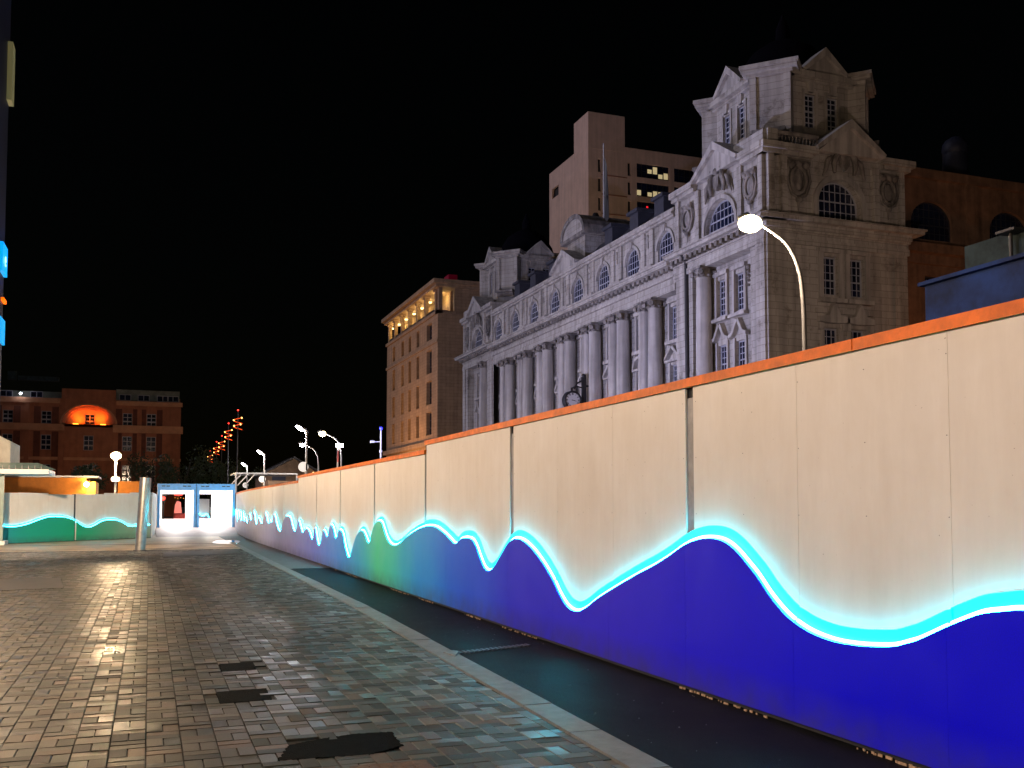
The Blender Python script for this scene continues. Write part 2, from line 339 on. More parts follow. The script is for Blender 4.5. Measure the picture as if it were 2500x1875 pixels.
# ------------------------------------------------------------------ ground
def sheet(name, pts, z, m, kind='structure', parent=None, label=None):
    mb = MB(); mb.poly([(x, y, z) for x, y in pts]); return mb.build(name, m, parent, label=label, kind=kind if parent is None or kind == 'stuff' else None)
sheet('ground', [(-1500, -1500), (1500, -1500), (1500, 1500), (-1500, 1500)], -0.03, M_asphalt)
KX = [(-3, 2.40), (5, 2.53), (8.84, 2.64), (14, 2.79), (25.6, 2.90), (41, 3.05)]
def kx(y):
    for (a, xa), (b, xb) in zip(KX, KX[1:]):
        if y <= b: return xa + (xb - xa) * (y - a) / (b - a)
    return KX[-1][1] + 0.01 * (y - 41)
YB0, YB1 = -2.0, 35.0
paving = sheet('pavement', [(-14, YB0), (kx(YB0), YB0)] + [(kx(y), y) for y in (5, 9, 14, 25, 35)] + [(-14, 35)], -0.012, M_joint)
# brick material driven by a per-brick colour attribute
mbk = bpy.data.materials.new('clay_and_granite_setts'); mbk.use_nodes = True; n = mbk.node_tree.nodes; l = mbk.node_tree.links; b = n['Principled BSDF']
at = n.new('ShaderNodeAttribute'); at.attribute_name = 'tone'; geo = n.new('ShaderNodeNewGeometry')
nz = n.new('ShaderNodeTexNoise'); nz.inputs['Scale'].default_value = 45; nz.inputs['Detail'].default_value = 5; l.new(geo.outputs['Position'], nz.inputs['Vector'])
mr = n.new('ShaderNodeMapRange'); mr.inputs[3].default_value = 0.65; mr.inputs[4].default_value = 1.35; l.new(nz.outputs[0], mr.inputs[0])
mx = n.new('ShaderNodeMixRGB'); mx.blend_type = 'MULTIPLY'; mx.inputs[0].default_value = 1; l.new(at.outputs['Color'], mx.inputs[1]); l.new(mr.outputs[0], mx.inputs[2])
l.new(mx.outputs[0], b.inputs['Base Color'])
n2 = n.new('ShaderNodeTexNoise'); n2.inputs['Scale'].default_value = 0.8; n2.inputs['Detail'].default_value = 5; l.new(geo.outputs['Position'], n2.inputs['Vector'])
ma = n.new('ShaderNodeMath'); ma.operation = 'MULTIPLY_ADD'; ma.inputs[1].default_value = 0.26; ma.inputs[2].default_value = 0.185
l.new(n2.outputs[0], ma.inputs[0])
ma2 = n.new('ShaderNodeMath'); ma2.operation = 'MULTIPLY_ADD'; ma2.inputs[1].default_value = 0.34; l.new(at.outputs['Alpha'], ma2.inputs[0]); l.new(ma.outputs[0], ma2.inputs[2])
l.new(ma2.outputs[0], b.inputs['Roughness'])
nb = n.new('ShaderNodeTexNoise'); nb.inputs['Scale'].default_value = 130; nb.inputs['Detail'].default_value = 4; l.new(geo.outputs['Position'], nb.inputs['Vector'])
bp = n.new('ShaderNodeBump'); bp.inputs['Strength'].default_value = 0.35; bp.inputs['Distance'].default_value = 0.004; l.new(nb.outputs[0], bp.inputs['Height']); l.new(bp.outputs[0], b.inputs['Normal'])
TONES = [(0.040, 0.038, 0.030), (0.055, 0.050, 0.040), (0.075, 0.066, 0.052), (0.105, 0.090, 0.070), (0.14, 0.118, 0.090), (0.12, 0.080, 0.058), (0.032, 0.042, 0.034), (0.022, 0.027, 0.024)]
TW = [4, 4, 3, 3, 3.2, 2.6, 5, 4]
BL, BW, J, H = 0.206, 0.103, 0.0055, 0.05
def patch_at(x, y):
    if 0.62 < x < 0.94 and 9.13 < y < 9.60: return True
    if 0.50 < x < 0.92 and 7.66 < y < 8.18: return True
    if 0.86 < x < 1.46 and 5.86 < y < 6.30: return True
    return False
cells = []
sy, cy = math.sin(YAW), math.cos(YAW)
j = 0; y = YB0
while y < YB1:
    i = 0; x = -14.0
    while x < kx(y) - 0.01:
        if y > 2.6:
            dep = x * sy + y * cy; lat = x * cy - y * sy
            if dep > 3 and abs(lat) < dep * 0.56 + 0.7:
                # basket weave: pairs of blocks turned alternately
                if (i + j) % 2: sub = [(x, x + BW, y, y + BL), (x + BW, x + BL, y, y + BL)]
                else: sub = [(x, x + BL, y, y + BW), (x, x + BL, y + BW, y + BL)]
                for a, b_, c, d in sub:
                    b_ = min(b_, kx(c)); m_ = ((a + b_) / 2, (c + d) / 2)
                    if b_ - a > 0.03 and not patch_at(*m_): cells.append((a, b_, c, d, m_[0] * sy + m_[1] * cy, m_[0] * cy - m_[1] * sy))
        x += BL; i += 1
    j += 1; y += BL
rng = random.Random(3)
def brick_data(x0, x1, y0, y1, cx, cy_):
    """a chamfered block with a slightly tilted top"""
    tx, ty = rng.gauss(0, 0.007), rng.gauss(0, 0.009); dz = rng.gauss(0, 0.0016)
    a, b_, c, d = x0 + J / 2, x1 - J / 2, y0 + J / 2, y1 - J / 2; ch = 0.002
    vs = []
    for X, Y in ((a, c), (b_, c), (b_, d), (a, d)): vs.append((X, Y, -0.011))
    for X, Y in ((a, c), (b_, c), (b_, d), (a, d)): vs.append((X, Y, -0.004 + dz))
    for X, Y in ((a + ch, c + ch), (b_ - ch, c + ch), (b_ - ch, d - ch), (a + ch, d - ch)):
        vs.append((X, Y, dz + (X - (a + b_) / 2) * tx + (Y - (c + d) / 2) * ty))
    fs = [(8, 9, 10, 11)] + [(4 + i, 4 + (i + 1) % 4, 8 + (i + 1) % 4, 8 + i) for i in range(4)] + [(i, (i + 1) % 4, 4 + (i + 1) % 4, 4 + i) for i in range(4)]
    return vs, fs
def set_tone(me, cols):
    at_ = me.color_attributes.new('tone', 'FLOAT_COLOR', 'POINT'); at_.data.foreach_set('color', np.array(cols, dtype=np.float32).ravel())
def tone(x, y):
    t = rng.choices(TONES, TW)[0]; k = rng.uniform(0.55, 1.0)
    # broad worn and dirty areas
    k *= 0.8 + 0.4 * (math.sin(x * 1.3 + y * 0.31) * math.sin(y * 0.77 - x * 0.4) * 0.5 + 0.5)
    return (t[0] * k, t[1] * k, t[2] * k, rng.random())
def in_view(c): return c[4] > 3.9 and abs(c[5]) < c[4] * 0.515 and (EYE / c[4]) < 0.325 and c[4] > 4.45
near = sorted([c for c in cells if in_view(c)], key=lambda c: c[4])[:300]
nearset = {(c[0], c[2]) for c in near}
variants = []
for i in range(24):
    vs, fs = brick_data(-BL / 2, BL / 2, -BW / 2, BW / 2, 0, 0)
    me = bpy.data.meshes.new('brick'); me.from_pydata(vs, [], fs); me.materials.append(mbk); set_tone(me, [tone(0.0, i)] * len(vs)); variants.append(me)
for c in near:
    me = rng.choice(variants); w_, h_ = c[1] - c[0], c[3] - c[2]
    o = bpy.data.objects.new('brick', me); COL.objects.link(o); o.parent = paving
    o.location = ((c[0] + c[1]) / 2, (c[2] + c[3]) / 2, 0)
    if h_ > BW + 0.01: o.rotation_euler.z = math.pi / 2; o.scale.y = w_ / BW
    elif w_ < BL - 0.01: o.scale.x = w_ / BL
V = []; Fc = []; T = []
for c in cells:
    if (c[0], c[2]) in nearset: continue
    vs, fs = brick_data(c[0], c[1], c[2], c[3], 0, 0); k = len(V); V += vs; Fc += [tuple(k + i for i in q) for q in fs]; T += [tone(c[0], c[2])] * 12
me = bpy.data.meshes.new('bricks'); me.from_pydata(V, [], Fc); me.materials.append(mbk); set_tone(me, T)
o = bpy.data.objects.new('bricks', me); COL.objects.link(o); o.parent = paving; o['kind'] = 'stuff'

# dark repair patches in the block paving
def rough_patch(name, pts, z, m, label, cat, jit=0.02, top=0.006):
    P = []
    for (a, b_) in zip(pts, pts[1:] + pts[:1]):
        n_ = max(2, int(math.dist(a, b_) / 0.018))
        for i in range(n_):
            t = i / n_; P.append((a[0] + (b_[0] - a[0]) * t + rng.uniform(-jit, jit), a[1] + (b_[1] - a[1]) * t + rng.uniform(-jit, jit)))
    mb = MB(); mb.prism(Fr((0, 0, 0), (1, 0, 0), (0, 0, 1)), [], 0, 0) if False else None
    n_ = len(P); mb.add([(x, y_, -0.01) for x, y_ in P] + [(x, y_, top) for x, y_ in P], [tuple(range(n_, 2 * n_))] + [(i, (i + 1) % n_, n_ + (i + 1) % n_, n_ + i) for i in range(n_)])
    return mb.build(name, m, None, label=label, cat=cat)
rough_patch('tarmac_patch', [(0.72, 5.84), (0.93, 5.83), (1.25, 5.80), (1.48, 5.95), (1.50, 6.32), (1.25, 6.35), (1.00, 6.27), (0.83, 6.19)], 0, M_patch, 'large ragged black tarmac patch in the nearest block paving', 'patch', 0.011, 0.003)
rough_patch('tarmac_patch', [(0.52, 7.66), (0.90, 7.70), (0.91, 8.18), (0.52, 8.15)], 0, M_patch, 'rectangular dark patch in the paving, middle of the three', 'patch', 0.004, 0.001)
rough_patch('tarmac_patch', [(0.63, 9.15), (0.93, 9.13), (0.94, 9.59), (0.64, 9.58)], 0, M_patch, 'small dark patch in the paving, farthest of the three', 'patch', 0.004, 0.001)
M_fardk = mat('dark_tactile_slab', (0.05, 0.045, 0.04), 0.45, var=0.4, scale=3)
rough_patch('dark_slab', [(0.40, 30.0), (2.72, 31.6), (2.78, 34.7), (0.44, 32.8)], 0, M_fardk, 'long dark slab across the walkway before the containers', 'slab', 0.01, 0.008)
rough_patch('dark_slab', [(-2.76, 19.0), (-1.4, 19.3), (-1.66, 22.1), (-2.9, 22.0)], 0, M_fardk, 'dark worn band in the paving at the left edge', 'slab', 0.01, 0.008)
# round inspection cover at the bottom edge
t = thing('inspection_cover', (1.30, 5.32, 0), 'rusty inspection cover at the bottom edge beside the black patch', 'cover')
mb = MB(); mb.box(1.08, 1.52, 5.08, 5.56, -0.01, 0.006); mb.build('cover_frame', M_rust, t)
mb = MB()
for i in range(6): mb.box(1.12 + i * 0.062, 1.16 + i * 0.062, 5.12, 5.52, 0.006, 0.011)
mb.build('tread_ribs', M_rust, t)

# kerb stones
kerbroot = sheet('kerb_bed', [(kx(y_), y_) for y_ in (-2, 5, 9, 14, 25, 41)] + [(kx(y_) + 0.24, y_) for y_ in (41, 25, 14, 9, 5, -2)], -0.011, M_joint)
y_ = 0.4
while y_ < 41:
    L_ = 0.9 * rng.uniform(0.9, 1.1); a = y_ + 0.006; b_ = y_ + L_ - 0.006; ww = 0.22 if y_ < 20 else 0.2
    x0, x1 = kx(a) + 0.01, kx(b_) + 0.01; z = 0.010 + rng.uniform(-0.003, 0.004)
    mb = MB(); mb.add([(x0, a, -0.02), (x0 + ww, a, -0.02), (x1 + ww, b_, -0.02), (x1, b_, -0.02), (x0, a, z), (x0 + ww, a, z), (x1 + ww, b_, z), (x1, b_, z)],
        [(4, 5, 6, 7), (0, 1, 5, 4), (1, 2, 6, 5), (2, 3, 7, 6), (3, 0, 4, 7)])
    mb.build('kerb_stone', M_kerb, kerbroot); y_ += L_
# tarmac strip between kerb and hoarding
sheet('tarmac_strip', [(kx(y_) + 0.2, y_) for y_ in (-2, 5, 9, 14, 25, 41)] + [(3.4, 58), (6, 58), (6, -2)], -0.008, M_tarmac)
mb = MB(); mb.box(3.18, 4.2, 23.45, 23.50, -0.006, 0.002); mb.build('tarmac_joint', M_joint, None, kind='structure')
M_tar2 = mat('older_tarmac', (0.085, 0.078, 0.070), 0.5, var=0.3, scale=3, bump=0.4, bscale=60)
sheet('tarmac_far', [(kx(23.5) + 0.2, 23.5), (4.15, 23.5), (4.15, 41), (5.0, 58), (3.2, 58), (3.05 + 0.2, 41)], -0.004, M_tar2)
t = thing('drain_grate', (3.3, 9.55, 0), 'ribbed drain grate across the tarmac strip', 'grate')
for i in range(16):
    mb = MB(); x = 2.93 + i * 0.055; yy = 9.42 + i * 0.018; mb.box(x, x + 0.03, yy, yy + 0.13, -0.008, 0.006); mb.build('grate_bar', M_dark, t)
mb = MB(); mb.add([(2.80, 9.16, -0.01), (2.93, 9.45, -0.01), (2.90, 9.56, -0.01), (2.76, 9.50, -0.01), (2.80, 9.18, 0.02), (2.92, 9.45, 0.022), (2.89, 9.54, 0.02), (2.77, 9.48, 0.02)],
    [(4, 5, 6, 7), (0, 1, 5, 4), (1, 2, 6, 5), (2, 3, 7, 6), (3, 0, 4, 7)]); mb.build('concrete_lump', M_kerb, None, label='pale broken concrete lump at the kerb beside the grate', cat='rubble')
mb = MB()
for i in range(60):
    y_ = rng.uniform(4.6, 16); x = rng.uniform(kx(y_) + 0.25, 4.0); s_ = rng.uniform(0.001, 0.004); mb.box(x - s_, x + s_, y_ - s_, y_ + s_, -0.009, -0.006 + s_)
mb.build('grit', M_kerb, None, kind='stuff', label='pale grit scattered on the black tarmac strip', cat='grit')
M_puddle = mat('puddle_water', (0.02, 0.02, 0.02), 0.04, var=0.1, spec=0.6)
P_ = [(3.0 + 0.55 * math.cos(a) + 0.1 * math.sin(3 * a), 42.0 + 2.4 * math.sin(a)) for a in np.linspace(0, 2 * math.pi, 24, endpoint=False)]
sheet('puddle', P_, 0.004, M_puddle)
# granite apron beyond the block paving
sheet('granite_apron', [(-30, 35), (3.05, 35), (3.2, 50), (4.9, 60), (-30, 60)], -0.006, M_slab)
for i, yy in enumerate((35.1, 36.2, 40.5)):
    mb = MB(); mb.box(-14, 3.0, yy, yy + 0.09, -0.006, 0.001); mb.build('channel_line', M_joint, None, kind='structure')
M_ramp = mat('ramp_boards', (0.20, 0.13, 0.10), 0.5, var=0.3, scale=3)
mb = MB(); mb.add([(0.35, 50, -0.005), (4.2, 50, -0.005), (4.72, 59, 0.26), (0.35, 59, 0.26), (0.35, 59, -0.01), (4.72, 59, -0.01)], [(0, 1, 2, 3), (0, 3, 4), (1, 5, 2)])
mb.build('ramp', M_ramp, None, kind='structure')

# ------------------------------------------------------------------ hoardings
WR = [(2.6, 0.98), (3.2, 0.965), (3.727, 0.945), (3.852, 0.926), (3.961, 0.906), (4.06, 0.871), (4.189, 0.818), (4.338, 0.75), (4.436, 0.707), (4.509, 0.683), (4.613, 0.651), (4.736, 0.632), (4.93, 0.614), (5.154, 0.611), (5.374, 0.637), (5.528, 0.679), (5.659, 0.733), (5.833, 0.845), (5.986, 0.97), (6.113, 1.055), (6.222, 1.124), (6.336, 1.177), (6.453, 1.206), (6.599, 1.214), (6.751, 1.203), (6.909, 1.17), (7.032, 1.131), (7.245, 1.045), (7.514, 0.95), (7.745, 0.88), (8.182, 0.735), (8.628, 0.577), (8.936, 0.449), (9.152, 0.401), (9.376, 0.436), (9.57, 0.542), (9.71, 0.648), (9.853, 0.74), (10.065, 0.857), (10.331, 0.976), (10.609, 1.058), (10.852, 1.084), (11.027, 1.053), (11.208, 0.975), (11.421, 0.84), (11.641, 0.71), (11.856, 0.642), (12.044, 0.678), (12.225, 0.802), (12.38, 0.931), (12.539, 1.013), (12.799, 1.035), (13.07, 1.007), (13.314, 0.933), (13.568, 0.991), (13.869, 1.068), (14.264, 1.143), (14.678, 1.162), (15.113, 1.13), (15.572, 1.061), (16.057, 0.963), (16.568, 0.835), (16.945, 0.777), (17.283, 0.797), (17.577, 0.893), (17.821, 1.049), (18.008, 1.16), (18.259, 1.187), (18.579, 1.118), (18.838, 0.942), (19.035, 0.778), (19.172, 0.744), (19.538, 0.915), (19.813, 0.975), (20.091, 0.923), (20.432, 0.799), (20.778, 0.554), (21.163, 0.359), (21.593, 0.569), (21.868, 0.83), (22.211, 0.933), (22.484, 0.863), (22.76, 0.716), (23.062, 0.927), (23.365, 1.025), (23.663, 0.914), (23.932, 0.72), (24.209, 0.821), (24.456, 0.869), (24.774, 0.64), (25.191, 0.473), (25.557, 0.701), (25.75, 0.897), (26.014, 0.747), (26.282, 0.579), (26.676, 0.759), (27.175, 0.853), (27.578, 0.813), (28.032, 0.726), (28.433, 0.905), (28.775, 1.042), (29.102, 0.893), (29.551, 0.721), (30.038, 0.842), (30.554, 1.103), (31.198, 1.164), (31.855, 1.088), (32.388, 0.903), (32.932, 0.647), (33.525, 0.7), (34.16, 0.949), (34.655, 1.171), (35.438, 0.892), (35.952, 0.963)]
y_ = 36.5; k = 0
zz = [0.85, 1.2, 0.8, 1.0, 0.72, 1.25, 0.85, 1.12, 0.7, 0.95, 0.75, 1.15, 0.7, 1.2, 0.85, 1.25, 0.6, 1.2, 0.9, 1.25, 0.85, 1.2, 0.9, 1.25, 0.9]
while y_ < 58.6:
    WR.append((y_, zz[k % len(zz)])); y_ += 0.9 + 0.25 * (k % 3); k += 1
WR.append((59.0, 0.95))
def smooth_path(p, sub=6):
    """monotone sampling of a curve through points (Catmull-Rom)"""
    out = []
    for i in range(len(p) - 1):
        p0 = p[max(i - 1, 0)]; p1 = p[i]; p2 = p[i + 1]; p3 = p[min(i + 2, len(p) - 1)]
        m1 = (p2[1] - p0[1]) / (p2[0] - p0[0]) * (p2[0] - p1[0]); m2 = (p3[1] - p1[1]) / (p3[0] - p1[0]) * (p2[0] - p1[0])
        n_ = sub if (p2[0] - p1[0]) > 0.12 else 3
        for j in range(n_):
            t = j / n_; t2 = t * t; t3 = t2 * t
            out.append((p1[0] + (p2[0] - p1[0]) * t, (2 * t3 - 3 * t2 + 1) * p1[1] + (t3 - 2 * t2 + t) * m1 + (-2 * t3 + 3 * t2) * p2[1] + (t3 - t2) * m2))
    out.append(p[-1]); return out
WRs = smooth_path(WR, 4)
def wave_in(path, a, b_):
    ev = lambda s_: np.interp(s_, [q[0] for q in path], [q[1] for q in path])
    return [(a, float(ev(a)))] + [q for q in path if a + 0.004 < q[0] < b_ - 0.004] + [(b_, float(ev(b_)))]
HX = 4.05
def hx(y): return HX if y < 40 else HX + 0.62 * ((y - 40) / 19.0) ** 1.6
hr = thing('hoarding', (HX, 30, 0), 'long off-white site hoarding with blue wave print along the right side', 'hoarding')
POSTS = [2.8, 6.97, 11.14, 15.1, 18.86, 22.5, 25.93, 29.33, 32.5, 35.67, 39.2, 42.0, 44.8, 47.5, 50.3, 53.2, 56.1, 59.0]
def top_z(y): return 2.50 if y < 15.1 else 2.36 if y < 29.3 else 2.22
def glow_band(path, Fp, parent, n0, n1, w0, w1):
    """cyan glow of the neon on the panel, as a thin glowing band"""
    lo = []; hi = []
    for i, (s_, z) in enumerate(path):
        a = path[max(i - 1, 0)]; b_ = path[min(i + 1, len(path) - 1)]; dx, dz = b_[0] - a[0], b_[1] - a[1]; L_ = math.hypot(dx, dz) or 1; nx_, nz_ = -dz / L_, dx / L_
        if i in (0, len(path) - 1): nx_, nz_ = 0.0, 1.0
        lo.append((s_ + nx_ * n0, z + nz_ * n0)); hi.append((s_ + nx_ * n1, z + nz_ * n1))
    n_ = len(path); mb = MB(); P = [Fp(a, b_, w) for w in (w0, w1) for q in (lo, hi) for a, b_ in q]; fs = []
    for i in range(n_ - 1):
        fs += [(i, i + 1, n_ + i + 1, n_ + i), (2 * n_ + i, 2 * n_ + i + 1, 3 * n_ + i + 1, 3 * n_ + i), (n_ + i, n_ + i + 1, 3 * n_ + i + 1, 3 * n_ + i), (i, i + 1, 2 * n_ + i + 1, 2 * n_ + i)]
    mb.add(P, fs); mb.build('neon_glow_band', M_glow, parent)
def strip_piece(path, Fp, parent, r=0.009, w=0.02, up=0.014, m=None):
    mb = MB(); mb.tube([Fp(s_, z + up, w) for s_, z in path], r, 6); mb.build('neon_strip', m or M_neon, parent)
LEDGE = 0.055
for i in range(len(POSTS) - 1):
    p0, p1 = POSTS[i], POSTS[i + 1]; g = 0.06 if i < 3 else 0.045; ym = (p0 + p1) / 2; tz = top_z(ym)
    ns = 3 if p1 - p0 > 2.6 else 2
    Xa, Xb = hx(p0), hx(p1); U = Vector((Xb - Xa, p1 - p0, 0)).normalized(); N = Vector((-U.y, U.x, 0))
    Fp = Fr(Vector((Xa, p0, 0)) - U * p0 * 1.0, U, N)   # u measured roughly as world y
    sc = (Vector((Xb - Xa, p1 - p0, 0)).length) / (p1 - p0)
    e = np.linspace(p0 + g, p1 - g, ns + 1)
    for j in range(ns):
        a, b_ = float(e[j]), float(e[j + 1]); a += 0.0015; b_ -= 0.0015
        dw = rng.uniform(-0.0006, 0.0002)
        wv = wave_in(WRs, a, b_); zl = min(z for s_, z in wv) - 0.1
        mb = MB(); mb.fbox(Fp, a, b_, 0.05, tz - 0.075, -LEDGE - 0.018, -LEDGE + dw); mb.build('white_panel', M_wall, hr)
        # wave board, proud of the white panel
        mb = MB(); wv = wave_in(WRs, float(e[j]) + (0.0 if j else -g), float(e[j + 1]) + (g if j == ns - 1 else 0.0)); n_ = len(wv)
        a2, b2 = wv[0][0] + 0.0008, wv[-1][0] - 0.0008; wv[0] = (a2, wv[0][1]); wv[-1] = (b2, wv[-1][1])
        P = [Fp(s_, z, 0) for s_, z in wv] + [Fp(s_, 0.03, 0) for s_, z in wv] + [Fp(s_, z, -LEDGE + 0.004) for s_, z in wv] + [Fp(s_, 0.03, -LEDGE + 0.004) for s_, z in wv]
        fs = []
        for q in range(n_ - 1): fs += [(q, q + 1, n_ + q + 1, n_ + q), (q, 2 * n_ + q, 2 * n_ + q + 1, q + 1)]
        fs += [(0, n_, 3 * n_, 2 * n_), (n_ - 1, 3 * n_ - 1, 4 * n_ - 1, 2 * n_ - 1)]
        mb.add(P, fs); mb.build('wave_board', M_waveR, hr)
        strip_piece(wave_in(WRs, float(e[j]) + (0.012 if j else -g + 0.01), float(e[j + 1]) + (g - 0.01 if j == ns - 1 else -0.012)), Fp, hr, r=0.012, w=-0.031, up=0.014)
        wv2 = wave_in(WRs, float(e[j]) + (0.0 if j else -g), float(e[j + 1]) + (g if j == ns - 1 else 0.0)); glow_band(wv2, Fp, hr, 0.0, 0.098 if i < 3 else 0.08 if i < 5 else 0.055, -0.0545, -0.0535)
    mb = MB(); mb.fbox(Fp, p1 - 0.10, p1 + 0.10, 0.0, tz - 0.16, -LEDGE - 0.10, -LEDGE - 0.014); mb.build('post', M_post, hr)
    mb = MB(); mb.fbox(Fp, p1 - 0.10, p1 + 0.10, tz - 0.16, tz - 0.01, -LEDGE - 0.13, -LEDGE - 0.03); mb.build('packing_block', M_black, hr)
    ra, rb = p0 + (0.0 if i else -0.3), p1
    # timber capping in two lengths with a butt joint
    for a, b_ in ((ra, (ra + rb) / 2 + rng.uniform(-.3, .3)),):
        mid = b_
        for c, d in ((ra, mid), (mid, rb)):
            mb = MB(); dz = rng.uniform(-0.004, 0.004); mb.fbox(Fp, c + 0.002, d - 0.002, tz - 0.073, tz + dz, -LEDGE - 0.07, -LEDGE + 0.022 + rng.uniform(-.003, .003)); mb.build('capping_rail', M_timber, hr)
    mb = MB(); mb.fbox(Fp, p0, p1, 0.0, 0.05, -LEDGE - 0.03, -0.022); mb.build('sole_plate', M_black, hr)
mb = MB()
for i in range(6):
    for y_ in np.linspace(POSTS[i] + 0.1, POSTS[i + 1] - 0.1, 7):
        for z in np.arange(1.4, 2.4, 0.45):
            x = HX + LEDGE; mb.cyl((x - 0.002, y_ + rng.uniform(-.006, .006), z), (x + 0.01, y_, z), 0.003, n=6)
mb.build('screw_heads', M_dark, hr, kind='stuff')
# crumbs of timber and foam along the foot of the hoarding
mb = MB()
for i in range(420):
    y_ = 3.2 + 22 * (i / 420.0) ** 1.3 + rng.uniform(0, .1)
    if math.sin(y_ * 3.1) + math.sin(y_ * 1.27) < 0.3: continue
    x = HX - rng.uniform(-0.012, 0.012) ** 1; s_ = rng.uniform(0.001, 0.005); mb.box(x - s_, x + s_, y_ - s_ * rng.uniform(1, 9), y_ + s_ * 3, -0.008, 0.001 + s_ * 1.5)
mb.build('foam_crumbs', M_debris, None, kind='stuff', label='crumbs of orange foam along the foot of the right hoarding', cat='debris')

WL = [(-0.9, 0.9), (-0.24, 0.72), (0.11, 0.66), (0.52, 0.66), (1.05, 0.75), (1.54, 0.9), (2.04, 1.02), (2.49, 1.03), (2.95, 0.99), (3.42, 0.85), (3.77, 0.65), (4.12, 0.56), (4.47, 0.64), (4.82, 0.8), (5.18, 0.86), (5.63, 0.85), (6.01, 0.76), (6.39, 0.58), (6.62, 0.56), (6.86, 0.57), (7.17, 0.64), (7.57, 0.6), (8.1, 0.58)]
WLs = smooth_path(WL, 4)
A = Vector((-5.22, 42.72, 0)); B = Vector((0.30, 48.61, 0)); U = (B - A).normalized(); N = Vector((U.y, -U.x, 0))
FLH = Fr(A, U, N)
hl = thing('hoarding', A, 'shorter off-white hoarding with green wave print on the left', 'hoarding')
for a, b_, tz in ((-0.9, 0.6, 1.99), (0.6, 2.05, 2.0), (2.05, 3.36, 1.95), (3.46, 5.0, 1.98), (5.0, 6.5, 2.04), (6.5, 7.72, 2.08)):
    mb = MB(); mb.fbox(FLH, a + .002, b_ - .002, 0.04, tz, -LEDGE - 0.018, -LEDGE); mb.build('white_panel', M_wall, hl)
    wv = wave_in(WLs, a, b_); n_ = len(wv); mb = MB()
    P = [FLH(s_, z, 0) for s_, z in wv] + [FLH(s_, 0.02, 0) for s_, z in wv] + [FLH(s_, z, -LEDGE + 0.004) for s_, z in wv] + [FLH(s_, 0.02, -LEDGE + 0.004) for s_, z in wv]
    fs = []
    for q in range(n_ - 1): fs += [(q, q + 1, n_ + q + 1, n_ + q), (q, 2 * n_ + q, 2 * n_ + q + 1, q + 1)]
    mb.add(P, fs); mb.build('wave_board', M_waveL, hl); strip_piece(wv, FLH, hl, r=0.018, w=-0.03, up=0.014, m=M_neonL); glow_band(wv, FLH, hl, 0.0, 0.065, -0.0545, -0.0535)
mb = MB(); mb.fbox(FLH, 3.34, 3.48, 0, 1.97, -LEDGE - 0.1, -LEDGE - 0.03); mb.build('post', M_dark, hl)
mb = MB(); mb.fbox(FLH, 7.72, 7.82, 0, 2.1, -LEDGE - 0.06, -0.01); mb.build('post', M_post, hl)
mb = MB(); mb.fbox(FLH, -0.9, 7.8, 0, 0.03, -0.05, -0.01); mb.build('sole_plate', M_black, hl)
mb = MB(); C_ = FLH(7.84, 0, 0); D_ = Vector((0.40, 58.9, 0)); U2 = (D_ - C_).normalized(); F2 = Fr(C_, U2, Vector((U2.y, -U2.x, 0)))
mb.fbox(F2, 0, (D_ - C_).length, 0.03, 2.12, -0.02, 0); mb.build('return_panel', M_wall, hl)

# ------------------------------------------------------------------ steel bollard
t = thing('steel_column', (-0.2, 34.5, 0), 'leaning stainless steel column standing on the paving by the left hoarding', 'column')
mb = MB(); mb.cyl((-0.25, 34.5, 0.0), (-0.12, 34.5, 2.40), 0.165, 0.18, 24); mb.build('tube', M_steel, t)
mb = MB(); mb.cyl((-0.25, 34.5, 0.0), (-0.25, 34.5, 0.03), 0.21, 0.21, 20); mb.build('base_ring', M_dark, t)

